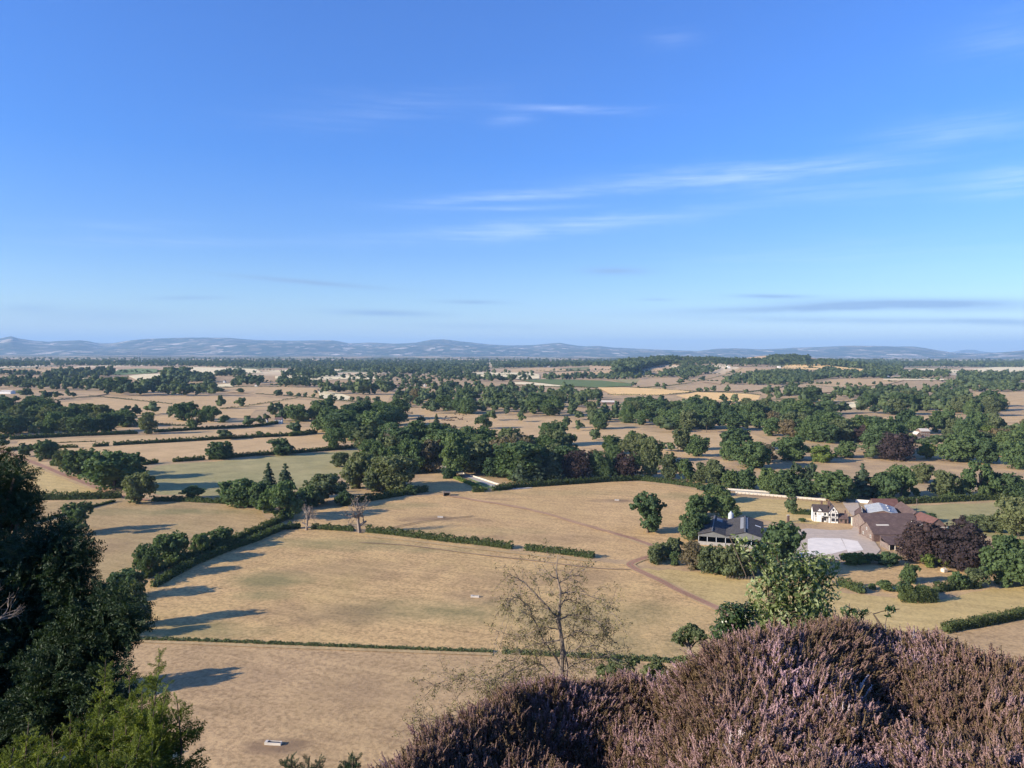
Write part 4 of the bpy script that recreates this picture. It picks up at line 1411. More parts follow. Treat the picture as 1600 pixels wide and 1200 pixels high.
def hedge(px, h, w, label, gap=0.0, leaf=None, name='hedge', rough=.5, mat=None):
    _hs[0] += 1
    r = np.random.RandomState(_hs[0])
    P = [G(*p) for p in px]
    dist = depth_of(P[len(P) // 2])
    ls = leaf or max(.16, dist * .00062)
    Q = []
    for a, b in zip(P[:-1], P[1:]):
        L = np.linalg.norm(b - a)
        n = max(1, int(L / (w * .8)))
        t_ = (b - a) / L
        nrm = np.array((-t_[1], t_[0], 0))
        m = int(L * (2 * h + w) / (ls * ls) * .42)
        s = r.uniform(0, L, m)
        side = r.uniform(0, 2 * h + w, m)
        top = h * (1 + rough * .5 * np.sin(s * 1.7 + _hs[0]) * np.sin(s * .53) + r.normal(0, rough * .25, m) + .55 * np.clip(np.sin(s * .31 + 2.1 * _hs[0]) * np.sin(s * .83 + _hs[0]) - .35, 0, 1))
        x = np.where(side < h, -w / 2, np.where(side < h + w, side - h - w / 2, w / 2))
        z = np.where(side < h, side / h * top, np.where(side < h + w, top, (side - h - w) / h * top))
        x = x * (1 + r.normal(0, .12, m))
        pts = a + np.outer(s, t_) + np.outer(x, nrm) + np.outer(z, (0, 0, 1.0))
        N = np.where((side < h)[:, None], -nrm, np.where((side < h + w)[:, None], np.array((0, 0, 1.0)), nrm))
        Q.append(leaf_quads(r, pts, N, ls, 1.0, .6))
        for k in range(n):
            c = a + t_ * L * (k + .5) / n + np.array((0, 0, h * .42))
            bq = ball_quads(r, (0, 0, 0), np.array((L / n * .68, w * .42, h * .46)), 2)
            ang = math.atan2(t_[1], t_[0])
            cc, ss = math.cos(ang), math.sin(ang)
            Q.append(bq @ np.array(((cc, ss, 0), (-ss, cc, 0), (0, 0, 1))) + c)
    q = np.concatenate(Q)
    o0 = P[0]
    o = bpy.data.objects.new(name, qmesh(name, q - o0, mat or HEDGE_LEAF))
    o.location = o0
    link(o)
    return tag(o, label, 'hedge')


H = hedge
H([(15, 687), (110, 682), (215, 678)], 3.0, 2.5, 'dark hedge along the lower side of the left edge wood')
H([(240, 676), (300, 672), (360, 669), (400, 667), (440, 661)], 2.6, 2.2, 'first field hedge, running right from the pale poplar like tree')
H([(10, 705), (30, 703), (100, 700), (122, 699.5)], 2.2, 2.0, 'left piece of the second field hedge by the lane')
H([(145, 698.5), (170, 696.5)], 2.6, 2.2, 'short piece of the second field hedge between two gaps')
H([(177, 696), (260, 691.5), (345, 686.5), (400, 684), (455, 681), (492, 677)], 2.7, 2.4, 'long dark second field hedge across the left middle')
H([(452, 682), (495, 677.5)], 3.2, 3.0, 'thick short hedge right of the spreading tree')
H([(222, 727), (246, 723.5)], 2.6, 2.4, 'short piece of the third field hedge beside the lane oaks')
H([(270, 722), (320, 718.5)], 2.5, 2.2, 'middle piece of the third field hedge below the wide oak')
H([(326, 718), (400, 712), (440, 710), (500, 705), (560, 699.5)], 2.6, 2.4, 'long right hand piece of the third field hedge')
H([(0, 782), (60, 781), (130, 780), (190, 778)], 3.2, 3.4, 'thick clipped hedge below the yellow field at left')
H([(238, 783), (280, 783), (340, 786), (400, 790), (410, 797)], 2.0, 2.6, 'ragged hedge below the green grey field')
H([(0, 832), (50, 818), (100, 805), (135, 795), (180, 784)], 1.0, 1.2, 'low thin hedge slanting across the near left field')
H([(225, 905), (262, 888), (300, 871), (350, 853), (410, 829), (445, 812), (470, 795)], 2.6, 2.2, 'left hedge of the double hedge beside the big field')
H([(240, 918), (300, 884), (350, 863), (400, 845), (440, 828), (469, 825)], 2.3, 2.2, 'right hedge of the double hedge beside the big field')
H([(440, 806), (460, 799), (475, 790)], 2.0, 2.0, 'short hedge at the foot of the big round tree')
H([(487, 826), (520, 828), (553, 830)], 1.9, 2.0, 'hedge piece between the two dead trees')
H([(573, 831), (620, 836), (700, 846), (760, 852), (800, 858)], 2.2, 2.4, 'long clipped hedge right of the bare dead oak')
H([(820, 859), (870, 864), (928, 872)], 1.9, 2.6, 'bushy hedge end in the middle of the big dry field')
H([(175, 998), (300, 1001), (400, 1005), (600, 1013), (770, 1019)], 0.55, 0.9, 'low weedy strip between the two near fields', rough=.8, mat=LEAF['o'])
H([(785, 1020), (900, 1026), (1000, 1031), (1065, 1035)], .8, 1.6, 'scrubby weedy strip behind the larch between the near fields', rough=.8, mat=LEAF['o'])
H([(780, 764), (850, 759.5), (900, 756), (950, 752.5), (1000, 750.5), (1050, 756), (1090, 762), (1108, 769)], 2.6, 2.6, 'long curved clipped hedge below the central wood')
H([(712, 748), (735, 757), (758, 767)], 1.3, 3.0, 'grassy bank hedge beside the pale lane', mat=LEAF['y'])
H([(738, 769), (756, 768.5)], 2.4, 2.4, 'short dark hedge left of the gap by the culvert')
H([(770, 767), (800, 764)], 2.4, 2.2, 'short dark hedge right of the gap by the culvert')
H([(560, 785), (600, 779), (640, 772), (668, 768)], 3.0, 3.0, 'dark shaded hedge under the oaks at the field corner')
H([(1237, 803), (1255, 803.5), (1270, 804.5)], 2.1, 2.2, 'dark garden hedge left of the white farmhouse')
H([(1310, 914), (1330, 920), (1350, 928)], 2.4, 2.6, 'hedge left of the dip below the dry paddock')
H([(1405, 938), (1430, 940), (1460, 938)], 3.8, 4.2, 'large dark hedge block below the dry paddock')
H([(1462, 925), (1480, 922), (1500, 920), (1530, 918)], 2.2, 2.4, 'hedge right of the dry paddock running to the big tree')
H([(1475, 988), (1510, 981), (1540, 976), (1600, 964), (1650, 955)], 2.2, 2.4, 'clipped hedge between fields at the lower right edge')
H([(1395, 788), (1430, 786), (1480, 784), (1540, 781), (1640, 780)], 2.6, 3.0, 'hedge along the top of the grey green field')
H([(150, 690), (60, 693)], .5, .8, 'thin grassy line in the top left strip field')

# ------------------------------------------------------------------ buildings and small things
WHITE = plain_mat('white_render', (.80, .78, .73), (.70, .67, .62), 1.5)
TIMBER = plain_mat('black_timber', (.035, .03, .028), None, 3)
GLASS = plain_mat('window_glass', (.03, .035, .045), (.05, .055, .06), 2, 0.12, 0.6)
FRAME = plain_mat('window_frame_paint', (.70, .68, .64), None, 3)
BRICK = None


def brick_mat(name, c, c2, mortar=(.22, .19, .165)):
    m, b, p = new_mat(name)
    oc = b.node('ShaderNodeTexCoord').outputs['Object']
    br = b.node('ShaderNodeTexBrick')
    b.put(br.inputs['Vector'], b.mapping(oc, (1, 1, 1), (RAD(90), 0, 0)))
    br.inputs['Scale'].default_value = 3.2
    br.inputs['Color1'].default_value = (*c, 1); br.inputs['Color2'].default_value = (*c2, 1); br.inputs['Mortar'].default_value = (*mortar, 1)
    br.inputs['Mortar Size'].default_value = .015
    nz = b.noise(oc, 0.7, 5, .65)
    fin(b, p, b.mix(1.0, br.outputs['Color'], b.rng(nz, .3, .7, .7, 1.15), 'MULTIPLY'), .9, .15)
    return m


def tile_mat(name, c, c2, rows=0.33, lichen=(.36, .31, .25), axis=1):
    """roof tiles: courses down the slope plus lichen stains"""
    m, b, p = new_mat(name)
    oc = b.node('ShaderNodeTexCoord').outputs['Object']
    sp = b.node('ShaderNodeSeparateXYZ'); b.put(sp.inputs[0], oc)
    saw = b.m('FRACT', b.m('DIVIDE', sp.outputs[2], rows * .5))
    nz = b.noise(oc, 0.5, 6, .7)
    n2 = b.noise(b.mapping(oc, (3.2, 3.2, 6)), 1.0, 2, .5)
    f = b.m('ADD', b.m('MULTIPLY', nz, .6), b.m('MULTIPLY', n2, .4))
    col = b.ramp(f, [(.34, c2), (.55, c), (.72, lichen)])
    fin(b, p, col, .9, .12, b.bump(saw, .5, .04))
    return m


def sheet_mat(name, c, c2, per=.18, axis=0, lines=0.0, lp=2.0, laxis=1):
    """corrugated sheet roof; optional pale lap lines"""
    m, b, p = new_mat(name)
    oc = b.node('ShaderNodeTexCoord').outputs['Object']
    sp = b.node('ShaderNodeSeparateXYZ'); b.put(sp.inputs[0], oc)
    wv = b.m('SINE', b.m('MULTIPLY', sp.outputs[axis], 6.283 / per))
    nz = b.noise(b.mapping(oc, (.5, .5, .5)), 1.0, 5, .65)
    col = b.ramp(nz, [(.32, c2), (.68, c)])
    if lines:
        s = b.m('FRACT', b.m('DIVIDE', sp.outputs[laxis], lp))
        col = b.mix(b.m('MULTIPLY', b.m('LESS_THAN', s, .24), lines), col, (.24, .225, .21))
    fin(b, p, col, 1.0, 0.0, b.bump(wv, .6, .04))
    return m


BRICK = brick_mat('red_brick', (.150, .080, .063), (.108, .060, .050))
PINK_BRICK = brick_mat('pink_brick', (.20, .125, .104), (.155, .10, .084))
TILE = tile_mat('clay_tile', (.128, .086, .076), (.080, .057, .053), lichen=(.195, .148, .13))
TILE_RED = tile_mat('red_tile', (.165, .082, .068), (.105, .058, .05), lichen=(.20, .135, .115))
TILE_DARK = tile_mat('dark_tile', (.085, .066, .062), (.052, .042, .042), lichen=(.15, .125, .11))
BARN_ROOF = sheet_mat('fibre_cement_sheet', (.085, .078, .076), (.052, .049, .050), .2, 0, .6, 1.85, 1)
GREY_STEEL = plain_mat('galvanised_steel', (.52, .55, .58), (.40, .43, .46), 1.2, .45, .5)
CLAD = plain_mat('pale_cladding', (.18, .183, .18), (.125, .13, .13), 1.0)
PALE_CONC = plain_mat('pale_concrete_wall', (.36, .34, .31), (.26, .245, .225), .8)
DARK = plain_mat('interior_shade', (.018, .016, .015), None, 1)  # near-black colour stands in for the shade inside open buildings and the culvert
STONE = plain_mat('pale_stone', (.62, .56, .47), (.45, .40, .33), 1.3)
BLUE_SHEET = sheet_mat('pale_blue_sheet', (.50, .50, .48), (.36, .375, .38), .3, 1)
RUST = plain_mat('rusty_panel', (.22, .11, .07), (.12, .07, .05), 1)
WOODP = plain_mat('weathered_post', (.23, .18, .14), (.14, .11, .085), 4)
CREAM = plain_mat('cream_cloth', (.72, .62, .46), (.6, .5, .36), 2)
WATER = plain_mat('dark_water', (.03, .035, .04), None, 1, .08, .5)


def win(parent, x, z, w, h, y, face=(0, -1), mull=1, frame_mat=None):
    """window in a wall facing -Y (or along face): frame proud of the wall with its panes as a sub-part"""
    f = 0.09
    m = MB()
    m.box(-w / 2, w / 2, -.05, .02, h - f, h).box(-w / 2, w / 2, -.07, .02, 0, f)
    m.box(-w / 2, -w / 2 + f, -.05, .02, f, h - f).box(w / 2 - f, w / 2, -.05, .02, f, h - f)
    for k in range(mull):
        xx = -w / 2 + w * (k + 1) / (mull + 1)
        m.box(xx - .035, xx + .035, -.045, .02, f, h - f)
    m.box(-w / 2 + f, w / 2 - f, -.04, .015, h * .6, h * .6 + .05)
    o = m.build('window', frame_mat or TIMBER, parent)
    ang = math.atan2(face[1], face[0]) + math.pi / 2
    o.location = (x, y, z) if face == (0, -1) else (y, x, z)
    o.rotation_euler = (0, 0, ang)
    pane = MB().box(-w / 2 + f, w / 2 - f, -.015, .03, f, h - f).build('pane', GLASS, o)
    return o


def gable_parts(x0, x1, y0, y1, eave, ridge, along='x', over=.35, th=.14, hip=0.0):
    """returns wall MB and roof MB for one block"""
    wall, roof = MB(), MB()
    if along == 'x':
        ym = (y0 + y1) / 2
        P = [(x0, y0, 0), (x1, y0, 0), (x1, y1, 0), (x0, y1, 0), (x0, y0, eave), (x1, y0, eave), (x1, y1, eave), (x0, y1, eave), (x0, ym, ridge), (x1, ym, ridge)]
        wall.poly(P, [(0, 1, 5, 4), (2, 3, 7, 6), (1, 2, 6, 9, 5), (3, 0, 4, 8, 7), (4, 5, 9, 8), (6, 7, 8, 9), (0, 3, 2, 1)])
        k = (ridge - eave) / ((y1 - y0) / 2)
        for s in (-1, 1):
            ye = (y0 - over) if s < 0 else (y1 + over)
            ze = eave - over * k
            a, b_, c, d = (x0 - over, ye, ze), (x1 + over, ye, ze), (x1 + over - hip, ym, ridge), (x0 - over + hip, ym, ridge)
            roof.slab(*((a, b_, c, d) if s < 0 else (b_, a, d, c)), th)
        if hip:
            roof.slab((x0 - over, y1 + over, eave - over * k), (x0 - over, y0 - over, eave - over * k), (x0 - over + hip, ym - .01, ridge), (x0 - over + hip, ym + .01, ridge), th)
            roof.slab((x1 + over, y0 - over, eave - over * k), (x1 + over, y1 + over, eave - over * k), (x1 + over - hip, ym + .01, ridge), (x1 + over - hip, ym - .01, ridge), th)
    else:
        w2, r2 = gable_parts(y0, y1, x0, x1, eave, ridge, 'x', over, th, hip)
        wall.v = [(p[1], p[0], p[2]) for p in w2.v]; wall.f = [f[::-1] for f in w2.f]
        roof.v = [(p[1], p[0], p[2]) for p in r2.v]; roof.f = [f[::-1] for f in r2.f]
    return wall, roof


def chimney(parent, x, y, z0, z1, w=.8, mat=None):
    o = MB().box(x - w / 2, x + w / 2, y - w * .35, y + w * .35, z0, z1 - .25).box(x - w / 2 - .08, x + w / 2 + .08, y - w * .35 - .08, y + w * .35 + .08, z1 - .25, z1).build('chimney', mat or BRICK, parent)
    pot = MB()
    for k in (-.22, .22):
        pot.tube([(x + k * w, y, z1), (x + k * w, y, z1 + .45)], [.13, .10], 8)
    pot.build('chimney_pot', PINK_BRICK, o)
    return o


# ---- white timber framed farmhouse
def farmhouse():
    a, b_ = G(1271, 815.5), G(1307.5, 817.5)
    rz = math.atan2(b_[1] - a[1], b_[0] - a[0])
    t = thing('farmhouse', 'white farmhouse with black timbering and a steep dark tiled roof', 'house', a, rz)
    w1, r1 = gable_parts(0, 6.4, 1.0, 7.2, 5.0, 7.7, 'x', .3)
    w2, r2 = gable_parts(6.4, 11.0, 0, 8.2, 5.1, 8.1, 'y', .35)
    w1.build('wall', WHITE, t); w2.build('wall', WHITE, t)
    ro = r1.build('roof', TILE_DARK, t); r2.build('roof', TILE_DARK, t)
    # small gabled dormer over the left upper window
    dw, dr = gable_parts(1.7, 3.7, .9, 3.2, 5.3, 6.5, 'y', .2, .1)
    dw.build('dormer', WHITE, t); dr.build('dormer_roof', TILE_DARK, t)
    chimney(t, 4.1, 4.1, 6.6, 9.4, .9, BRICK)
    chimney(t, 7.3, 4.3, 6.6, 9.6, .9, BRICK)
    tb = MB()
    for x in (6.45, 7.5, 9.9, 10.9):
        tb.box(x - .09, x + .09, -.06, .01, .1, 5.2)
    for z in (2.55, 5.1):
        tb.box(6.4, 11.0, -.05, .012, z, z + .2)
    for x in (7.7, 9.7):
        tb.box(x - .08, x + .08, -.055, .014, 5.3, 6.5)
    tb.slab((6.2, -.06, 5.0), (6.45, -.06, 5.0), (8.82, -.06, 8.05), (8.6, -.06, 8.05), .05)
    tb.slab((10.95, -.06, 5.0), (11.2, -.06, 5.0), (8.8, -.06, 8.05), (8.58, -.06, 8.05), .05)
    for x in (.1, 1.2, 3.6, 4.7, 6.2):
        tb.box(x - .07, x + .07, .94, 1.01, .1, 4.9)
    tb.box(0, 6.4, .95, 1.012, 2.6, 2.78)
    tb.build('timber_framing', TIMBER, t)
    for (x, z, w, h) in ((2.5, .7, 1.7, 1.7), (5.3, .7, .9, 1.6), (5.3, 3.2, .8, 1.2), (1.0, 3.2, .8, 1.2)):
        win(t, x, z, w, h, 1.0)
    win(t, 2.7, 3.3, 1.2, 1.7, .92)
    for (x, z, w, h) in ((8.7, .7, 1.6, 1.6), (8.7, 3.1, 1.5, 1.5), (8.7, 5.7, .9, 1.1), (10.4, .8, .7, 1.4), (10.4, 3.1, .7, 1.4), (7.0, 3.1, .6, 1.3)):
        win(t, x, z, w, h, 0)
    po = MB().box(4.0, 6.3, -.3, 1.0, 2.5, 2.65).box(4.1, 4.25, -.2, -.05, 0, 2.5).box(6.05, 6.2, -.2, -.05, 0, 2.5).build('porch', TIMBER, t)
    d = MB().box(3.75, 4.6, .93, 1.02, 0, 2.1).build('door', TIMBER, t)
    MB().box(4.4, 4.46, .88, .94, 1.0, 1.06).build('handle', GREY_STEEL, d)
    for (x, y, r_) in ((1.2, -.9, .55), (2.4, -1.0, .75), (6.9, -1.0, .65), (8.3, -1.1, .5), (5.0, -1.2, .4)):
        pass
    # brick wash house beside it
    a2 = G(1309, 817.5)
    t2 = thing('outbuilding', 'small brick outbuilding with a hipped tile roof right of the farmhouse', 'outbuilding', a2, rz)
    w, r_ = gable_parts(0, 4.6, 0, 4.2, 2.3, 4.4, 'x', .3, .12, 1.6)
    w.build('wall', PINK_BRICK, t2); r_.build('roof', TILE, t2)
    chimney(t2, 3.6, 2.2, 3.2, 5.6, .6, BRICK)
    win(t2, 1.5, .9, .9, .9, 0); d = MB().box(3.0, 3.9, -.05, .03, 0, 1.9).build('door', TIMBER, t2)


farmhouse()


# ---- twin span cattle barn
def barn():
    o = np.array((78.3, 308.0, 0.0))
    rz = math.atan2(-.30, .954)
    t = thing('cattle_barn', 'large grey twin span cattle barn with striped rooflights', 'barn', o, rz)
    L = 31.0
    W1, W2 = 10.9, 15.3
    e1, r1, e2, r2 = 4.5, 5.9, 4.5, 6.6
    wl = MB()
    for (x0, x1, e, rd) in ((0, W1, e1, r1), (W1, W1 + W2, e2, r2)):
        xm = (x0 + x1) / 2
        rf = MB()
        rf.slab((x0 - .3, -.5, e - .06), (xm, -.5, rd), (xm, L + .4, rd), (x0 - .3, L + .4, e - .06), .12)
        rf.slab((xm, -.5, rd), (x1 + .15, -.5, e - .02), (x1 + .15, L + .4, e - .02), (xm, L + .4, rd), .12)
        ro = rf.build('roof', BARN_ROOF, t)
        MB().box(xm - .22, xm + .22, -.55, L + .45, rd + .10, rd + .26).build('ridge_cap', CLAD, ro)
        # front gable cladding above the open bay
        MB().poly([(x0, 0, e - .95), (x1, 0, e - .95), (x1, 0, e), (xm, 0, rd), (x0, 0, e), (x0, .08, e - .95), (x1, .08, e - .95), (x1, .08, e), (xm, .08, rd), (x0, .08, e)],
                  [(0, 1, 2, 3, 4), (9, 8, 7, 6, 5), (0, 5, 6, 1), (1, 6, 7, 2), (2, 7, 8, 3), (3, 8, 9, 4), (4, 9, 5, 0)]).build('gable_cladding', CLAD, t)
    # walls: concrete panel below, boarding above, open at the front
    lw = MB().box(0, W1, -.08, .08, 0, 1.45).box(W1 + .3, W1 + W2, -.08, .08, 0, 1.45).box(-.1, .08, 0, L, 0, 1.9).box(W1 + W2 - .08, W1 + W2 + .1, 0, L, 0, 1.9).box(0, W1 + W2, L - .1, L + .08, 0, 1.9)
    lw.build('concrete_wall', PALE_CONC, t)
    MB().box(-.06, .05, .1, L, 1.9, 4.35).box(W1 + W2 - .05, W1 + W2 + .06, .1, L, 1.9, 4.35).box(.1, W1 + W2 - .1, L - .06, L + .05, 1.9, 4.4).build('boarding', CLAD, t)
    for x in (.1, W1 * .33, W1 * .66, W1, W1 + 5.1, W1 + 10.2, W1 + W2 - .1):
        MB().box(x - .11, x + .11, .09, .31, 0, 4.4).build('post', GREY_STEEL, t)
    MB().box(.2, W1 + W2 - .2, .5, L - .2, .0, .12).build('barn_floor', DARK, t)  # floor coloured near black in place of the shade under the roof

    def panel(name, x0, x1, y0, y1, xa, za, xb, zb, mat, up=.16):
        f = lambda x: za + (zb - za) * (x - xa) / (xb - xa) + up
        return MB().slab((x0, y0, f(x0)), (x1, y0, f(x1)), (x1, y1, f(x1)), (x0, y1, f(x0)), .05).build(name, mat, t)
    yl = plain_mat('yellowed_rooflight', (.62, .62, .33), (.5, .5, .25), 1)
    gl = plain_mat('grey_rooflight', (.30, .30, .295), (.23, .235, .235), 1, .9, .05)
    xm = W1 / 2
    panel('rooflight', 2.0, 4.2, L * .72, L * .88, 0, e1, xm, r1, yl)
    panel('rooflight', 6.6, 9.0, L * .70, L * .88, xm, r1, W1, e1, gl)
    x2 = W1 + W2 / 2
    panel('rooflight', x2 - 1.9, x2 - .5, L * .22, L * .93, W1, e2, x2, r2, gl)
    panel('rooflight', x2 + .5, x2 + 1.3, L * .22, L * .93, x2, r2, W1 + W2, e2, gl)
    panel('rooflight', x2 + 4.2, x2 + 6.6, L * .58, L * .62, x2, r2, W1 + W2, e2, WHITE)
    # lean-to gutter wall strip at the rear valley
    # ---- feed bin
    s = o + np.array((.954, -.30, 0)) * 12.4 + np.array((.30, .954, 0)) * (L + 2.0)
    b_ = thing('feed_silo', 'pale metal feed silo behind the grey barn', 'silo', s, rz)
    prof = [(.25, 1.6), (1.15, 3.2), (1.15, 6.9), (.35, 7.8), (.32, 8.1)]
    MB().tube([(0, 0, z) for r_, z in prof], [r_ for r_, z in prof], 20).build('silo_body', GREY_STEEL, b_, smooth=False)
    for k in range(4):
        a = math.pi / 4 + k * math.pi / 2
        MB().tube([(math.cos(a) * 1.1, math.sin(a) * 1.1, 0), (math.cos(a) * 1.1, math.sin(a) * 1.1, 3.4)], .07, 6).build('leg', GREY_STEEL, b_)
    MB().tube([(1.25, 0, 2.6), (1.25, 0, 7.2)], .04, 5).tube([(1.25, .4, 2.6), (1.25, .4, 7.2)], .04, 5).build('ladder', GREY_STEEL, b_)


barn()


# ---- red brick farmyard: separate ranges round a covered yard
def range_(name, label, x0, x1, y0, y1, eave, ridge, along, wm, rm, cat='farm building', hip=0.0, windows=(), rz=0.0):
    t = thing(name, label, cat, (x0, y0, 0), rz)
    w, r_ = gable_parts(0, x1 - x0, 0, y1 - y0, eave, ridge, along, .3, .14, hip)
    w.build('wall', wm, t); r_.build('roof', rm, t)
    for (x, z, ww, hh, y, face) in windows:
        win(t, x, z, ww, hh, y, face, 1, FRAME)
    return t


def farmyard():
    t = range_('brick_range', 'front brick range of the farm with a stained tile roof', 154.5, 176, 313.5, 326.5, 3.2, 7.0, 'x', BRICK, TILE,
               windows=((3.0, 1.0, 1.1, 1.2, 0, (-1, 0)), (9.5, 1.0, 1.1, 1.2, 0, (-1, 0)), (6.5, 3.6, 1.0, 1.1, 0, (-1, 0))))
    # buttress like piers on the gable and a pale glazed strip in the roof
    for y in (.2, 11.9):
        MB().box(-.45, .0, y, y + .7, 0, 3.6).build('pier', PINK_BRICK, t)
    k = (7.0 - 3.2) / 6.5
    def on(y): return 3.2 + k * y + .16
    MB().slab((3.2, 4.3, on(4.3)), (8.6, 4.3, on(4.3)), (8.6, 5.0, on(5.0)), (3.2, 5.0, on(5.0)), .05).build('rooflight', STONE, t)
    t = range_('brick_range', 'second brick range behind the front one with a long dark roof', 159, 183, 329.5, 344, 3.6, 7.2, 'x', PINK_BRICK, TILE)
    for y in (.3, 13.2):
        MB().box(-.5, .0, y, y + .9, 0, 3.9).build('pier', STONE, t)
    t = range_('brick_range', 'narrow left range of the farmyard beside the farm road', 161.5, 166.5, 345.5, 362, 3.2, 5.6, 'y', PINK_BRICK, TILE, rz=-.42)
    for y in (2, 6, 10, 14):
        MB().box(2.6, 2.9, y, y + .5, 5.6, 6.0).build('roof_vent', STONE, t)
    range_('brick_range', 'right range of the farmyard with a brown roof', 187, 193, 346, 371, 3.2, 6.0, 'y', BRICK, TILE, rz=-.22)
    range_('brick_range', 'rear range of the farmyard with a bright red ridge', 183, 195.5, 371.5, 378, 3.4, 6.4, 'x', BRICK, TILE_RED)
    t = range_('covered_yard', 'covered yard with a pale blue sheeted roof between the brick ranges', 170, 183, 351, 370.5, 4.2, 5.9, 'y', BRICK, BLUE_SHEET, 'covered yard', rz=-.36)
    for y in (3, 9, 15):
        MB().box(9.2, 9.5, y, y + 2.0, 5.45, 5.75).build('rooflight', WHITE, t)
    t = range_('brick_range', 'gabled red brick block at the right end of the farmyard', 182.5, 190.5, 322, 336, 4.6, 8.0, 'y', PINK_BRICK, TILE_RED,
               windows=((2.5, 1.5, 1.0, 1.2, 0, (0, -1)), (5.5, 1.5, 1.0, 1.2, 0, (0, -1))))
    MB().box(-.25, 4.2, -.25, .0, 4.2, 4.5).box(3.8, 8.25, -.25, 0, 4.2, 4.5).build('parapet', STONE, t)
    t = thing('white_shed', 'little white walled shed between the brick roofs', 'shed', (178, 325.6, 0))
    w, r_ = gable_parts(0, 3.8, 0, 3.0, 5.2, 6.0, 'x', .15, .1)
    w.build('wall', WHITE, t); r_.build('roof', TILE, t)
    # open fronted cart shed
    t = thing('cart_shed', 'open fronted cart shed with dark bays and a low tile roof', 'shed', (153.8, 299.5, 0))
    MB().slab((-.4, -.5, 2.35), (19.4, -.5, 2.35), (19.4, 7.4, 4.3), (-.4, 7.4, 4.3), .14).build('roof', TILE, t)
    MB().box(0, 19, 7.0, 7.3, 0, 4.55).box(0, .25, .3, 7.0, 0, 2.4).box(18.75, 19, .3, 7.0, 0, 2.4).build('wall', PINK_BRICK, t)
    MB().box(.3, 18.7, 6.7, 6.95, 0, 3.6).build('bay_shade', DARK, t)  # dark sheet put in for the shade at the back of the bays
    MB().box(0, 19, -.1, .1, 2.1, 2.36).build('beam', TIMBER, t)
    for k in range(9):
        MB().box(.1 + k * 2.34, .38 + k * 2.34, -.1, .15, 0, 2.1).build('post', STONE, t)
    # yard walls
    def wall(name, label, a, b_, h, mat, th=.35, cap=True):
        A, B = G(*a), G(*b_)
        L = float(np.linalg.norm(B - A))
        t = thing(name, label, 'wall', A, math.atan2(B[1] - A[1], B[0] - A[0]))
        MB().box(0, L, -th / 2, th / 2, -.1, h).build('wall_body', mat, t)
        if cap: MB().box(-.05, L + .05, -th / 2 - .06, th / 2 + .06, h, h + .14).build('coping', STONE, t)
    wall('yard_wall', 'long white wall closing the farmyard at the back', (1337, 785), (1369, 787.5), 1.6, WHITE)
    wall('yard_wall', 'short pale wall behind the brick range by the light bush', (1384, 789), (1394, 791), 1.6, WHITE)
    wall('stone_wall', 'low pale stone wall along the lower side of the farm road', (1149, 770.5), (1290, 782.5), .95, STONE)
    wall('stone_wall', 'pale stone wall along the upper side of the farm road', (1121, 764.5), (1285, 775.5), .9, STONE)
    wall('stone_wall', 'pale roadside wall curving down by the central wood', (724, 740.5), (752, 749), .8, STONE)
    wall('stone_wall', 'lower end of the pale roadside wall by the central wood', (752, 749), (782, 759), .8, STONE)
    wall('brick_pillar', 'lone brick pillar with a pale cap beside the paddock', (1229.5, 815.5), (1233, 815.5), 3.2, BRICK, 1.0)
    wall('yard_wall', 'low wall between the barn and the concrete yard', (1244, 866), (1249, 878), 1.2, PALE_CONC)


farmyard()


# ---- distant houses
def house(px, py, wpx, depth, eave, ridge, along, wm, rm, label, name='cottage', cat='house', rz=0.0, nwin=2, chim=True):
    a = G(px, py)
    w = wpx * depth_of(a) / FPX
    t = thing(name, label, cat, a, rz)
    wl, rf = gable_parts(-w / 2, w / 2, 0, depth, eave, ridge, along, .3, .2)
    wl.build('wall', wm, t); rf.build('roof', rm, t)
    for k in range(nwin):
        x = -w / 2 + w * (k + .5) / nwin
        win(t, x, .9, 1.2, 1.2, 0, (0, -1), 1, FRAME)
        if eave > 4: win(t, x, 3.2, 1.2, 1.2, 0, (0, -1), 1, FRAME)
    if chim: chimney(t, w * .32, depth / 2, ridge - 1, ridge + 1.4, .9)
    return t


house(435, 662, 11, 6, 4.6, 6.6, 'x', WHITE, PINK_BRICK, 'white cottage with a reddish roof under trees', rz=.1)
house(415.5, 661, 3.2, 4, 3.2, 5.2, 'y', WHITE, TILE, 'tiny white gabled shed left of the white cottage', 'outbuilding', 'shed', nwin=1, chim=False)
house(639, 637, 6, 7, 4.8, 7.2, 'y', WHITE, TILE_DARK, 'white gabled house in the gap at the top of the cattle field')
house(950, 632, 20, 8, 3.6, 6.0, 'x', PINK_BRICK, STONE, 'long low pinkish house at the wood edge below the golden field', 'bungalow')
house(978, 634, 11, 6, 3.0, 4.6, 'x', WHITE, STONE, 'pale shed to the right of the long pinkish house', 'shed', 'shed', chim=False)
house(1446, 684, 14, 9, 6.2, 8.4, 'x', PINK_BRICK, STONE, 'pink brick mansion with a pale roof among park trees', 'mansion', nwin=4)
house(1436, 690, 7, 8, 6.6, 8.8, 'y', PINK_BRICK, STONE, 'projecting brick wing standing left of the mansion', 'mansion', nwin=2, chim=False)
house(1386, 591, 9, 14, 5.0, 7.0, 'x', DARK, WHITE, 'open dark barn with a pale roof beyond the right hand woods', 'barn', 'barn', nwin=0, chim=False)  # closed walls coloured dark to stand for the shaded open front
house(1477, 588, 5, 8, 4.6, 8, 'y', WHITE, TILE, 'white gabled house beyond the far right wood')
house(1484, 588, 4, 8, 4.6, 8, 'y', PINK_BRICK, TILE, 'brick gabled house next to the white one beyond the far right wood')
house(1536, 601, 7, 10, 4, 6, 'x', WHITE, WHITE, 'upper of two white roofed sheds in the far right wood', 'shed', 'shed', nwin=0, chim=False)
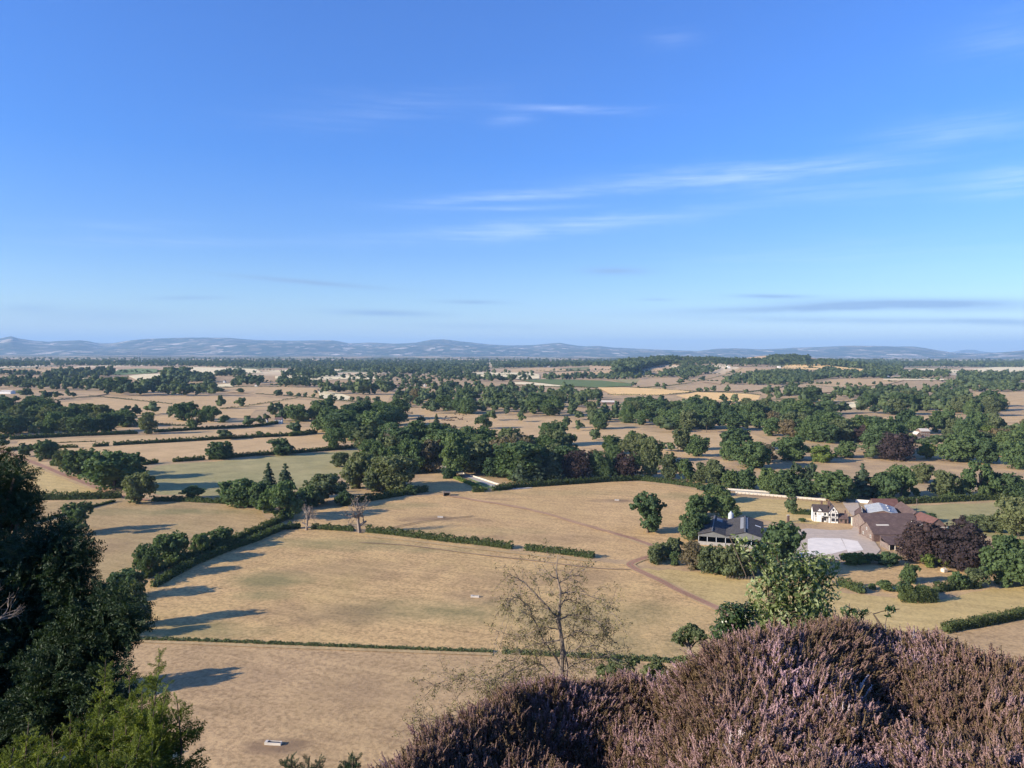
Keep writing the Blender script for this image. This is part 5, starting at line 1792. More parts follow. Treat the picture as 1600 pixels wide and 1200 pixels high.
house(1538, 604.5, 5, 10, 3.5, 5, 'x', WHITE, WHITE, 'lower of two white roofed sheds in the far right wood', 'shed', 'shed', nwin=0, chim=False)
house(8, 615.5, 17, 14, 4.5, 6.5, 'x', WHITE, STONE, 'white farm building at the left edge beyond the trees', 'farm_shed', 'farm building', nwin=0, chim=False)
house(400, 604, 4, 7, 4.6, 7.4, 'x', WHITE, TILE, 'white house on the far pink field boundary')
house(350, 598, 3, 7, 4.2, 6.8, 'y', WHITE, TILE, 'small white house left beyond the far plantation')
house(613, 610, 5, 8, 5, 9, 'y', WHITE, TILE_DARK, 'pale gabled house right behind the far plantation', rz=.3)
house(623, 606, 5, 8, 5, 8, 'x', PINK_BRICK, TILE, 'brick house in the far village')
house(638, 605, 6, 8, 5, 8, 'x', WHITE, STONE, 'largest pale house in the far village')
house(640, 611, 3, 7, 4.5, 7, 'x', WHITE, TILE, 'small white house below the largest pale one in the far village')
house(663, 604, 3, 7, 4.5, 7, 'y', WHITE, TILE, 'white gable at the right of the far village')
house(717, 625, 12, 9, 4, 6, 'x', WHITE, STONE, 'long pale roofed building inside the broad wood', 'farm_shed', 'farm building', nwin=0, chim=False)
house(733, 625.5, 8, 9, 4, 6.4, 'x', WHITE, STONE, 'shorter pale building inside the broad wood', 'farm_shed', 'farm building', nwin=0, chim=False)
house(858, 634, 3.5, 7, 4.2, 7, 'y', WHITE, STONE, 'white gable peeping out of the broad wood')
house(833, 628, 3, 7, 4.2, 6, 'x', WHITE, STONE, 'little white house wall inside the broad wood')
house(852, 574, 5, 12, 5, 8, 'x', WHITE, STONE, 'left of two white farm sheds on the far plain', 'farm_shed', 'farm building', nwin=0, chim=False)
house(860, 574, 5, 12, 5, 8, 'x', WHITE, STONE, 'right of two white farm sheds on the far plain', 'farm_shed', 'farm building', nwin=0, chim=False)
house(1139, 575, 4, 10, 5, 8, 'x', WHITE, STONE, 'white farm shed on the wooded hill', 'farm_shed', 'farm building', nwin=0, chim=False)
house(1218, 575, 4, 10, 5, 8, 'x', WHITE, STONE, 'white building at the right of the wooded hill', 'farm_shed', 'farm building', nwin=0, chim=False)
house(1158, 586, 7, 10, 4, 6, 'x', WHITE, STONE, 'long pale shed among the hill foot trees', 'farm_shed', 'farm building', nwin=0, chim=False)


# ---- masts, posts, troughs, culvert, bale
def mast(px, label):
    a = G(px, 568.5)
    t = thing('radio_mast', label, 'radio mast', a, 0, )
    m = MB()
    c = [(1.6 * math.cos(k * 2.094), 1.6 * math.sin(k * 2.094)) for k in range(3)]
    for x, y in c: m.tube([(x, y, 0), (x * .5, y * .5, 72)], .5, 5)
    m.build('legs', GREY_STEEL, t)
    b_ = MB()
    for i in range(9):
        z0, z1 = i * 8, i * 8 + 8
        for k in range(3):
            (x, y), (u, v) = c[k], c[(k + 1) % 3]
            f0, f1 = 1 - .5 * z0 / 72, 1 - .5 * z1 / 72
            b_.tube([(x * f0, y * f0, z0), (u * f1, v * f1, z1)], .25, 4)
    b_.build('bracing', GREY_STEEL, t)


mast(217, 'left of two thin lattice masts on the far plain')
mast(221, 'right of two thin lattice masts on the far plain')


def pole(px, py, h, label, mat=WOODP, name='utility_pole', cross=True):
    t = thing(name, label, 'pole', G(px, py))
    MB().tube([(0, 0, 0), (0, 0, h)], [.16, .11], 8).build('pole_shaft', mat, t)
    if cross: MB().box(-.8, .8, -.06, .06, h - .5, h - .36).build('crossarm', mat, t)


pole(877.5, 753, 5.5, 'pale pole in front of the copper beeches behind the curved hedge', PALE_BARK, cross=False)
pole(1432, 802, 7.5, 'dark utility pole at the edge of the grey green field', WOODP)
pole(1326.5, 817, 6.0, 'slim pale pole between farmhouse and brick range', PALE_BARK, cross=False)


TROUGH_C = plain_mat('trough_concrete', (.66, .61, .54), (.50, .46, .41), .8)


def trough(px, py, L, label):
    a = G(px, py)
    t = thing('water_trough', label, 'trough', a, random.Random(px).uniform(-.12, .05))
    m = MB()
    w, h, k = .9, .55, .1
    m.box(-L / 2, L / 2, -w / 2, -w / 2 + k, 0, h).box(-L / 2, L / 2, w / 2 - k, w / 2, 0, h).box(-L / 2, -L / 2 + k, -w / 2 + k, w / 2 - k, 0, h).box(L / 2 - k, L / 2, -w / 2 + k, w / 2 - k, 0, h)
    m.box(-L / 2 + k, L / 2 - k, -w / 2 + k, w / 2 - k, 0, .12)
    m.build('trough_body', TROUGH_C, t)
    MB().box(-L / 2 + .12, -L / 2 + .62, -w / 2 + .02, w / 2 - .02, h + .004, h + .09).build('valve_cover', TROUGH_C, t)
    MB().box(-L / 2 + k + .004, L / 2 - k - .004, -w / 2 + k + .004, w / 2 - k - .004, .124, .42).build('water', WATER, t)


trough(742, 933, 2.7, 'pale concrete trough in the middle of the big dry field')
trough(427, 1163, 3.4, 'pale concrete trough in the nearest field at the bottom')
trough(688, 808.5, 2.6, 'pale concrete trough in the field above the clipped hedge')
trough(964, 782, 2.2, 'small trough on the dark patch left of the leaning oak')


def culvert():
    a = G(698, 775)
    t = thing('culvert', 'small dark culvert opening with pale side walls where the track leaves the wood', 'culvert', a, .15)
    MB().box(-1.9, -1.5, -.6, 3.5, -.1, 1.7).box(1.5, 1.9, -.6, 3.5, -.1, 1.7).box(-1.9, 1.9, -.2, 3.5, 1.7, 1.95).build('culvert_wall', WOODP, t)
    MB().box(-1.49, 1.49, .8, 3.4, 0, 1.69).build('opening', DARK, t)  # solid dark box painted in for the shade inside the culvert


culvert()
b0 = G(1475, 894)
bt = thing('bulk_bag', 'cream coloured bulk bag on dry grass by the copper beech', 'bulk bag', b0, .3)
MB().box(-.95, .95, -.8, .8, 0, 1.35).build('bag_body', CREAM, bt, bevel=.18)
MB().tube([(-.6, 0, 1.3), (-.5, 0, 1.7), (.5, 0, 1.7), (.6, 0, 1.3)], .06, 5).build('strap', WHITE, bt)


# farm road fence: posts with rails
def fence(px, n, label):
    P = [G(*p) for p in px]
    t = thing('post_fence', label, 'fence', P[0])
    A, B = P[0], P[-1]
    for k in range(n):
        p = A + (B - A) * k / (n - 1) - A
        MB().box(p[0] - .09, p[0] + .09, p[1] - .09, p[1] + .09, 0, 1.35).build('post', WOODP, t)
    for z in (.5, 1.0):
        MB().tube([(0, 0, z), tuple(B - A + np.array((0, 0, z)))], .035, 4).build('rail', WOODP, t)


fence([(1152, 772.5), (1288, 785)], 22, 'thin wooden post fence below the stone wall of the farm road')
fence([(1135, 905), (1175, 906)], 9, 'short post fence at the foot of the thicket before the barn')


# ---- the cattle herd in the park
def cow_mesh():
    me = bpy.data.meshes.new('cow')
    V = [(-.75, 0, 1.05), (-.2, 0, 1.0), (.45, 0, 1.05), (.8, 0, 1.3), (1.1, 0, 1.35), (1.35, 0, 1.15),
         (-.75, .2, .6), (-.72, .2, 0), (-.75, -.2, .6), (-.72, -.2, 0), (.5, .2, .6), (.5, .2, 0), (.5, -.2, .6), (.5, -.2, 0), (-.98, 0, 1.1), (-1.05, 0, .55)]
    E = [(0, 1), (1, 2), (2, 3), (3, 4), (4, 5), (0, 6), (6, 7), (0, 8), (8, 9), (2, 10), (10, 11), (2, 12), (12, 13), (0, 14), (14, 15)]
    R = [.34, .40, .36, .22, .17, .11, .13, .07, .13, .07, .12, .07, .12, .07, .06, .04]
    me.from_pydata(V, E, [])
    o = bpy.data.objects.new('cow', me); COL.objects.link(o)
    m = o.modifiers.new('skin', 'SKIN'); o.modifiers.new('sub', 'SUBSURF').levels = 1
    for i, rr in enumerate(R):
        me.skin_vertices[0].data[i].radius = (rr, rr)
    me.skin_vertices[0].data[1].use_root = True
    bpy.context.view_layer.update()
    out = bpy.data.meshes.new_from_object(o.evaluated_get(bpy.context.evaluated_depsgraph_get()))
    bpy.data.objects.remove(o)
    out.materials.clear()
    return out


def herd():
    base = cow_mesh()
    kinds = []
    for nm, c in (('brown_hide', (.085, .045, .03)), ('black_hide', (.02, .018, .017)), ('tan_hide', (.30, .19, .11))):
        m_ = base.copy(); m_.materials.append(plain_mat(nm, c, None, 2)); kinds.append(m_)
    r = random.Random(12)
    pts = [(691 + 2.4 * k + r.uniform(-.6, .6), 657.5 + r.uniform(-.7, .5)) for k in range(9)] + [(716 + 2.2 * k, 656.5 + r.uniform(-.8, .4)) for k in range(4)] + \
          [(705 + 2.6 * k, 653.6 + r.uniform(-.4, .4)) for k in range(4)] + [(r.uniform(690, 745), r.uniform(648, 660)) for _ in range(11)]
    pts2 = [(r.uniform(604, 672), r.uniform(646, 659)) for _ in range(26)]
    for i, (x, y) in enumerate(pts + pts2):
        first = i < len(pts)
        o = bpy.data.objects.new('cow', kinds[r.choice((0, 0, 0, 1)) if first else r.choice((0, 2, 2))])
        link(o); o.location = G(x, y); o.rotation_euler = (0, 0, r.uniform(0, 6.28)); o.scale = (1.15,) * 3
        tag(o, 'dark brown cow in the herd left of the round park tree' if first else 'small grazing cow scattered in the field below the white gabled house', 'cow',
            'herd left of the round park tree' if first else 'cattle scattered in the park field')


herd()

# ------------------------------------------------------------------ the hilltop under the camera
CREST = [(-1500, 1260, 2.4), (200, 1260, 2.5), (500, 1235, 2.9), (600, 1196, 3.4), (650, 1168, 3.9), (700, 1132, 4.3), (760, 1092, 4.6), (800, 1070, 4.8), (860, 1056, 5.1), (950, 1052, 5.3),
         (1030, 1050, 5.3), (1060, 1046, 5.0), (1085, 1030, 4.7), (1120, 1003, 4.5), (1180, 976, 4.4), (1230, 964, 4.5), (1300, 960, 4.7), (1350, 962, 4.9), (1400, 970, 4.9),
         (1450, 978, 4.8), (1500, 990, 4.6), (1550, 1004, 4.4), (1600, 1022, 4.2), (2000, 1080, 4.0), (4000, 1150, 4.0)]
_cx = np.array([c[0] for c in CREST]); _cy = np.array([c[1] for c in CREST]); _cd = np.array([c[2] for c in CREST])


def crest_at(u):
    px = 800 + u * FPX
    y = np.interp(px, _cx, _cy)
    y = y + np.where(px > 560, 5.0 * np.sin(px * .041 + 1.0) + 4.0 * np.sin(px * .107) + 2.5 * np.sin(px * .23 + 2.0), 0)
    return (y - 551.5) / FPX, np.interp(px, _cx, _cd)


def canopy(X, Y):
    """height of the heather tops below eye level, for points in front of the camera"""
    Y = np.maximum(Y, .3)
    t, d = crest_at(X / Y)
    zc = -t * d
    hum = .075 * np.sin(X * 3.1 + 1.3) * np.sin(Y * 3.7 + X * 1.3) + .04 * np.sin(X * 8.3 + Y * 3.1) - .11
    w = np.clip((d - Y) / .7, 0, 1)
    near = zc - .075 + .05 * (d - Y) + hum * w - .10 * np.sin(np.clip((d - Y) / 1.6, 0, 1) * math.pi) * (np.sin(X * 1.9 + .6) * .5 + .5)
    far = zc - .075 - (t + .05) * (Y - d) * 1.05 - .10 * (1 - np.exp(-(Y - d)))
    return np.where(Y < d, near, far)


def hillside():
    m, b, p = new_mat('hillside_soil')
    oc = b.node('ShaderNodeTexCoord').outputs['Object']
    n1 = b.noise(oc, 6.0, 6, .7); n2 = b.noise(oc, .35, 4, .6)
    f = b.m('ADD', b.m('MULTIPLY', n1, .6), b.m('MULTIPLY', n2, .4))
    fin(b, p, b.ramp(f, [(.35, (.06, .05, .03)), (.5, (.13, .115, .055)), (.68, (.27, .21, .11))]), .95, .05, b.bump(n1, .6, .05))
    rs = np.concatenate([[.0], np.geomspace(.5, 12, 50), np.geomspace(13, 230, 44)])
    az = np.radians(np.concatenate([np.linspace(-62, 62, 125), np.linspace(68, 292, 46)]))
    V = []
    for r in rs:
        X, Y = r * np.sin(az), r * np.cos(az)
        front = np.cos(az) > .46
        zf = canopy(X, np.maximum(Y, .02)) - .40
        zb = -1.75 - np.maximum(r - 14, 0) * .62
        z = np.where(front, zf, zb)
        k = np.clip((np.cos(az) - .30) / .16, 0, 1)
        z = zb * (1 - k) + np.where(np.cos(az) > .3, canopy(X, np.maximum(Y, .02)) - .40, zb) * k
        z = np.where(r < 2.2, np.minimum(z, -1.72), z)
        z = z + (.05 * r ** .5) * np.sin(X * .9 + 1) * np.sin(Y * .8) * np.clip((r - 8) / 20, 0, 1) * .6 - .05
        V.append(np.stack([X, Y, np.maximum(EYE[2] + z, -2.0)], 1))
    V = np.concatenate(V); n = len(az)
    F = [(i * n + j, i * n + (j + 1) % n, (i + 1) * n + (j + 1) % n, (i + 1) * n + j) for i in range(len(rs) - 1) for j in range(n)]
    me = bpy.data.meshes.new('hillside'); me.from_pydata(V.tolist(), [], F)
    bm = bmesh.new(); bm.from_mesh(me)
    bmesh.ops.remove_doubles(bm, verts=[v for v in bm.verts if v.co.x ** 2 + v.co.y ** 2 < .01], dist=.2)
    bmesh.ops.recalc_face_normals(bm, faces=bm.faces[:]); bm.to_mesh(me); bm.free()
    if me.polygons[100].normal.z < 0: me.flip_normals()
    me.polygons.foreach_set('use_smooth', [True] * len(me.polygons))
    me.materials.append(m)
    struct(link(bpy.data.objects.new('hillside', me)))


hillside()


def rot_to(d, roll):
    """rotation matrices (n,3,3) taking +Z to d with a roll"""
    d = unit(d)
    a = np.where(np.abs(d[:, 2:3]) < .95, np.array((0, 0, 1.0)), np.array((1.0, 0, 0)))
    u = unit(np.cross(a, d)); w = np.cross(d, u)
    c, s = np.cos(roll)[:, None], np.sin(roll)[:, None]
    u2 = u * c + w * s; w2 = w * c - u * s
    return np.stack([u2, w2, d], 2)


def scatter_quads(protos, pos, dirs, scale, r):
    """copies of small quad clusters, grown along dirs"""
    out, idx = [], []
    which = r.randint(len(protos), size=len(pos))
    R = rot_to(dirs, r.uniform(0, 6.28, len(pos)))
    for k, q in enumerate(protos):
        s = np.nonzero(which == k)[0]
        if len(s) == 0: continue
        v = np.einsum('nij,mqj->nmqi', R[s], q) * scale[s][:, None, None, None] + pos[s][:, None, None, :]
        out.append(v.reshape(-1, 4, 3)); idx.append(np.repeat(s, len(q)))
    return np.concatenate(out), np.concatenate(idx)


# ---- heather: one sheet of shrubs nobody could count
def heather_mat():
    m, b, p = new_mat('heather')
    oc = b.node('ShaderNodeNewGeometry').outputs['Position']
    t = b.node('ShaderNodeAttribute', attribute_name='tint').outputs['Fac']
    nz = b.noise(oc, 1.1, 3, .6)
    n2 = b.noise(oc, 45.0, 2, .5)
    flower = b.ramp(b.m('ADD', b.m('MULTIPLY', nz, .75), b.m('MULTIPLY', n2, .25)),
                    [(.37, (.215, .138, .108)), (.49, (.33, .212, .182)), (.60, (.50, .33, .345)), (.70, (.68, .475, .56))])
    stem = b.mix(n2, (.14, .095, .066), (.30, .21, .145))
    leaf = b.mix(n2, (.125, .092, .052), (.26, .175, .10))
    col = b.mix(b.m('GREATER_THAN', t, .3), stem, leaf)
    col = b.mix(b.m('GREATER_THAN', t, .6), col, flower)
    col = b.mix(b.m('GREATER_THAN', t, .95), col, (.66, .54, .52))
    fin(b, p, col, .8, .15)
    tr = b.node('ShaderNodeBsdfTranslucent'); b.put(tr.inputs[0], col)
    mx = b.node('ShaderNodeMixShader'); mx.inputs[0].default_value = .25
    b.l.new(p.outputs[0], mx.inputs[1]); b.l.new(tr.outputs[0], mx.inputs[2]); b.l.new(mx.outputs[0], b.n['Material Output'].inputs[0])
    return m


def heather_tuft(r, flower=.8):
    """one tuft of unit height: wiry brown stems ending in narrow upright spikes"""
    Q, T = [], []

    def spike(p, d, L, fl):
        e = p + d * L
        m = p + d * L * .5 + r.normal(0, .012, 3)
        Q.append(tube_quads([p, m, e], [.010, .012, .003], 4)); T.append(np.full(8, fl))
        n = int(8 + 40 * L)
        t = r.uniform(.02, 1.0, n)
        o = unit(np.cross(d, r.normal(0, 1, (n, 3))))
        c = p + np.outer(t * L, d) + o * (.015 * (1.1 - .75 * t))[:, None]
        ax = unit(d + o * .55 + r.normal(0, .22, (n, 3)))
        w = unit(np.cross(ax, o)) * (.0085 * r.uniform(.7, 1.3, n))[:, None]
        l = ax * (.026 * r.uniform(.7, 1.3, n))[:, None]
        Q.append(np.stack([c - w * .6, c + w * .6, c + l + w, c + l - w], 1)); T.append(np.where(r.uniform(size=n) < .16, .45, fl))

    for _ in range(r.randint(8, 12)):
        a = r.uniform(0, 6.28); lean = r.uniform(.08, .62)
        d = unit(np.array((math.cos(a) * lean, math.sin(a) * lean, 1.0)))
        p = np.array((math.cos(a) * .05, math.sin(a) * .05, r.uniform(-.1, .1)))
        L = r.uniform(.50, .80); n = 4
        pts = [p]
        for i in range(n):
            d = unit(d + r.normal(0, .13, 3) + np.array((0, 0, .10)))
            pts.append(pts[-1] + d * L / n)
        q = tube_quads(pts, np.linspace(.013, .007, n + 1), 3); Q.append(q); T.append(np.zeros(len(q)))
        fl = .8 if r.uniform() < flower else .45
        spike(pts[-1], unit(d + np.array((0, 0, .2))), r.uniform(.16, .30), fl)
        for k in range(r.randint(7, 11)):
            i = r.randint(2, n + 1)
            dd = unit(d + r.normal(0, .48, 3) + np.array((0, 0, .45)))
            spike(pts[i] + r.normal(0, .01, 3), dd, r.uniform(.09, .20), fl if r.uniform() < .75 else .45)
        m = 12                                             # tiny leaves on the woody part
        k = r.randint(1, n + 1, m)
        P = np.array(pts)[k] + r.normal(0, .035, (m, 3))
        Q.append(leaf_quads(r, P, r.normal(0, 1, (m, 3)), .012, .7, .8)); T.append(np.full(m, .45))
    return np.concatenate(Q), np.concatenate(T)


def heather():
    r = np.random.RandomState(21)
    N = 9500
    u = r.uniform(-.30, 1.35, N * 3)
    Y = np.sqrt(r.uniform(1.3 ** 2, 6.1 ** 2, N * 3))
    X = u * Y
    px = 800 + u * FPX
    t, d = crest_at(u)
    ok = (Y < d + .5) & (px > 612 + 30 * np.sin(Y * 3))
    ok &= ~((np.abs(px - 1047) < 9) & (Y > 4.3))                       # the gap between the two hummocks
    X, Y = X[ok][:N], Y[ok][:N]
    z = canopy(X, Y)
    H = r.uniform(.17, .36, len(X))
    pos = np.stack([X, Y, EYE[2] + z - H * .86], 1)
    dirs = np.stack([.32 * np.sin(X * 4.7 + 2.1 * np.sin(Y * 2.3)) + r.normal(.02, .2, len(X)), .28 * np.sin(Y * 5.3 + 1.7 * np.sin(X * 2.9)) + r.normal(0, .2, len(X)), np.ones(len(X))], 1)
    hm_ = heather_mat()
    tufts = [heather_tuft(r, f) for f in (.9, .7, .8, .5, .85, .25, .1, .6, .8)]
    protos = bpy.data.collections.new('heather_tufts')           # only a source for the instances below
    for i, (q, tt) in enumerate(tufts):
        if i == 8:
            tt = np.where(tt > .6, 1.0, tt)
        protos.objects.link(bpy.data.objects.new('heather_tuft', qmesh('heather_tuft', q, hm_, None, tt)))
    n = len(X)
    me = bpy.data.meshes.new('heather')
    me.vertices.add(n)
    me.vertices.foreach_set('co', pos.astype(np.float32).reshape(-1))
    roll = r.uniform(0, 6.28, n)
    eu = [(Vector(dirs[i]).to_track_quat('Z', 'Y').to_matrix() @ Matrix.Rotation(roll[i], 3, 'Z')).to_euler() for i in range(n)]
    at_ = me.attributes.new('turn', 'FLOAT_VECTOR', 'POINT'); at_.data.foreach_set('vector', np.array([tuple(x) for x in eu], np.float32).reshape(-1))
    at_ = me.attributes.new('size', 'FLOAT', 'POINT'); at_.data.foreach_set('value', H.astype(np.float32))
    kind = r.randint(0, 8, n); kind[r.uniform(size=n) < .005] = 8
    at_ = me.attributes.new('kind', 'INT', 'POINT'); at_.data.foreach_set('value', kind.astype(np.int32))
    me.materials.append(hm_)
    o = link(bpy.data.objects.new('heather', me))
    ng = bpy.data.node_groups.new('heather_growth', 'GeometryNodeTree')
    ng.interface.new_socket('Geometry', in_out='INPUT', socket_type='NodeSocketGeometry')
    ng.interface.new_socket('Geometry', in_out='OUTPUT', socket_type='NodeSocketGeometry')
    N_ = ng.nodes
    gi, go = N_.new('NodeGroupInput'), N_.new('NodeGroupOutput')
    ip = N_.new('GeometryNodeInstanceOnPoints'); ci = N_.new('GeometryNodeCollectionInfo')
    ci.inputs['Collection'].default_value = protos
    ci.inputs['Separate Children'].default_value = True
    ci.inputs['Reset Children'].default_value = True
    def att(nm, typ):
        a_ = N_.new('GeometryNodeInputNamedAttribute'); a_.data_type = typ; a_.inputs['Name'].default_value = nm
        return a_.outputs['Attribute']
    ng.links.new(gi.outputs[0], ip.inputs['Points'])
    ng.links.new(ci.outputs[0], ip.inputs['Instance'])
    ip.inputs['Pick Instance'].default_value = True
    ng.links.new(att('kind', 'INT'), ip.inputs['Instance Index'])
    ng.links.new(att('turn', 'FLOAT_VECTOR'), ip.inputs['Rotation'])
    ng.links.new(att('size', 'FLOAT'), ip.inputs['Scale'])
    ng.links.new(ip.outputs[0], go.inputs[0])
    o.modifiers.new('heather_growth', 'NODES').node_group = ng
    print('HEATHER', n, sum(len(q) for q, _ in tufts))
    struct(o, 'purple and brown heather covering the hilltop', 'stuff')


heather()


# ---- evergreen sprays
def spray(r, n=13, droop=.25, nl=.17, nw=.045):
    """flat yew shoot growing along +Z, unit length"""
    Q = [tube_quads([(0, 0, 0), (0, droop * .15, .5), (0, droop * .5, 1)], [.018, .013, .005], 3)]
    def row(p, d, side, L, m):
        for i in range(m):
            t = (i + .5) / m
            c = p + d * L * t
            for s in (-1, 1):
                dir_ = unit(side * s + d * .55 + r.normal(0, .16, 3))
                l = nl * r.uniform(.75, 1.15) * (1.08 - .5 * t)
                w = np.cross(dir_, r.normal(0, 1, 3)); w = w / np.linalg.norm(w) * nw * .5
                Q.append(np.array([[c - w * .5, c + dir_ * l * .5 - w, c + dir_ * l, c + dir_ * l * .5 + w]]))
    side = np.array((1.0, 0, 0))
    row(np.zeros(3), np.array((0, droop * .45, 1.0)), side, 1.0, n)
    for k in range(4):
        z = .15 + k * .2; s = 1 if k % 2 else -1
        d = unit(np.array((s * .8, droop * .5, .75)) + r.normal(0, .12, 3))
        row(np.array((0, droop * .2, z)), d, np.cross(d, (0, 1.0, 0)), .48 * (1.1 - z), 6)
    return np.concatenate(Q)


def ever_mat(name, c1, c2, tr=.25):
    m, b, p = new_mat(name)
    oc = b.node('ShaderNodeTexCoord').outputs['Object']
    nz = b.noise(oc, 2.2, 3, .6); n2 = b.noise(oc, 40, 2, .5)
    col = b.mix(b.m('ADD', b.m('MULTIPLY', b.rng(nz, .3, .7), .65), b.m('MULTIPLY', n2, .35)), c1, c2)
    fin(b, p, col, .6, .25)
    t = b.node('ShaderNodeBsdfTranslucent'); b.put(t.inputs[0], b.mix(1.0, col, (1.5, 1.5, .6), 'MULTIPLY'))
    mx = b.node('ShaderNodeMixShader'); mx.inputs[0].default_value = tr
    b.l.new(p.outputs[0], mx.inputs[1]); b.l.new(t.outputs[0], mx.inputs[2]); b.l.new(mx.outputs[0], b.n['Material Output'].inputs[0])
    return m


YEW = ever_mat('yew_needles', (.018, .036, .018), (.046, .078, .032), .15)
LIT_YEW = ever_mat('sunlit_yew_needles', (.048, .076, .016), (.185, .222, .042), .36)  # yellow-green shoots, with sunlit brightness put into their colour


def yew():
    r = np.random.RandomState(31)
    protos = [spray(r, 12, .5) for _ in range(6)]
    base = np.array((-6.9, 8.6, EYE[2] - 6.0))
    t = thing('yew_tree', 'dark shaded yew filling the left edge of the view', 'yew', base)
    # boughs as ellipsoids: centre pixel, radius in pixels (x, y), depth in metres
    lobes = [(-15, 735, 30, 30, 8.6), (4, 765, 28, 40, 8.5), (-10, 830, 45, 50, 8.4), (15, 875, 50, 40, 8.0), (70, 870, 42, 36, 7.6), (105, 890, 26, 30, 7.5), (85, 845, 20, 22, 7.8), (112, 868, 12, 14, 7.5),
             (40, 930, 80, 50, 7.8), (120, 950, 48, 40, 7.4), (165, 955, 32, 32, 7.2), (60, 1000, 110, 50, 7.6), (140, 990, 55, 32, 7.2), (178, 985, 22, 16, 7.1), (20, 1060, 110, 60, 7.4), (110, 1040, 60, 36, 7.0),
             (0, 1130, 120, 60, 7.2), (90, 1100, 80, 50, 6.9), (160, 1080, 34, 34, 6.7), (-40, 950, 90, 90, 8.6), (-60, 1080, 100, 110, 8.2), (30, 790, 13, 13, 8.3), (24, 745, 10, 14, 8.3), (35, 800, 8, 8, 8.2), (198, 968, 9, 9, 7.0)]
    P, D, S = [], [], []
    wood = []
    for (x, y, rx, ry, d) in lobes:
        c = at(x, y, d)
        k = d / FPX
        n = int(24 + rx * ry * .055)
        dd = unit(r.normal(0, 1, (n, 3)))
        rad = r.uniform(.35, 1.0, n) ** .6
        p = c + dd * rad[:, None] * np.array((rx * k, (rx + ry) * .45 * k, ry * k))
        P.append(p); D.append(unit(dd * np.array((1, 1, .55)) + np.array((.25, -.15, -.12)) + r.normal(0, .3, (n, 3)))); S.append(r.uniform(.12, .27, n))
        wood.append(tube_quads([base + np.array((0, 0, 1.2 + .5 * r.uniform())), (base + c) / 2 + np.array((0, 0, .5)), c], [.10, .055, .02], 5))
        m = int(8 + rx * ry * .03)                                    # shaded inner foliage
        q = c + unit(r.normal(0, 1, (m, 3))) * r.uniform(.1, .72, (m, 1)) * np.array((rx * k, rx * k, ry * k))
        P.append(q); D.append(unit(r.normal(0, 1, (m, 3)))); S.append(r.uniform(.22, .34, m))
    P = np.concatenate(P); D = np.concatenate(D); S = np.concatenate(S)
    Q, _ = scatter_quads(protos, P, D, S, r)
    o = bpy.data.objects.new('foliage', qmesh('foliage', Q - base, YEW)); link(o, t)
    wq = np.concatenate([tube_quads([base, base + np.array((.05, 0, 1.2)), base + np.array((.2, -.1, 3.2)), base + np.array((.1, -.1, 5.0))], [.30, .22, .15, .04], 8)] + wood)
    link(bpy.data.objects.new('trunk', qmesh('trunk', wq - base, BARK)), t)
    # young sunlit yew in front
    base2 = np.array(at(150, 1330, 5.4))
    t2 = thing('young_yew', 'sunlit yellow green young yew with upright leaders at the bottom left', 'yew', base2)
    tips = [(250, 1020, 5.6, 1.25), (202, 1046, 5.7, 1.1), (165, 1030, 6.0, 1.1), (222, 1076, 5.5, 1.0), (276, 1088, 5.3, .9), (262, 1068, 5.4, 1.0), (240, 1110, 5.2, .9), (256, 1132, 5.2, .8), (196, 1100, 5.3, .9), (158, 1092, 5.5, .9),
            (45, 1128, 5.2, .8), (82, 1142, 5.1, .75), (110, 1118, 5.4, .8), (22, 1168, 5.0, .6), (135, 1140, 5.2, .75), (178, 1140, 5.1, .75), (220, 1148, 5.0, .75), (238, 1158, 5.0, .65), (60, 1180, 4.9, .6), (110, 1172, 5.0, .6),
            (150, 1180, 4.9, .6), (200, 1185, 4.9, .6)]
    P, D, S, W = [], [], [], []
    for (x, y, d, L) in tips:
        tip = np.array(at(x, y, d)); foot = tip + np.array((r.uniform(-.12, .04), r.uniform(-.1, .2), -L))
        bend = r.normal(0, .035, 3)
        n = int(80 * L)
        s = r.uniform(0, 1, n) ** .8
        c = tip + (foot - tip) * s[:, None] + bend * np.sin(s * 3.1)[:, None]
        a = r.uniform(0, 6.28, n)
        up = .95 - .75 * s
        D.append(np.stack([np.cos(a), np.sin(a), up + r.normal(0, .2, n)], 1)); P.append(c); S.append(.06 + .155 * np.minimum(1, s * 1.6) * r.uniform(.6, 1.3, n))
        W.append(tube_quads([foot, (foot + tip) / 2 + bend, tip], [.012, .007, .003], 5))
        W.append(tube_quads([base2, (base2 + foot) / 2 + np.array((0, 0, -.05)), foot], [.03, .02, .012], 5))
    P = np.concatenate(P); D = np.concatenate(D); S = np.concatenate(S)
    protos2 = [spray(r, 12, .35, .2, .05) for _ in range(5)]
    Q, _ = scatter_quads(protos2, P, D, S, r)
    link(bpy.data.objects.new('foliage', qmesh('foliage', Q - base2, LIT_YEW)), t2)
    link(bpy.data.objects.new('branches', qmesh('branches', np.concatenate(W) - base2, BARK)), t2)
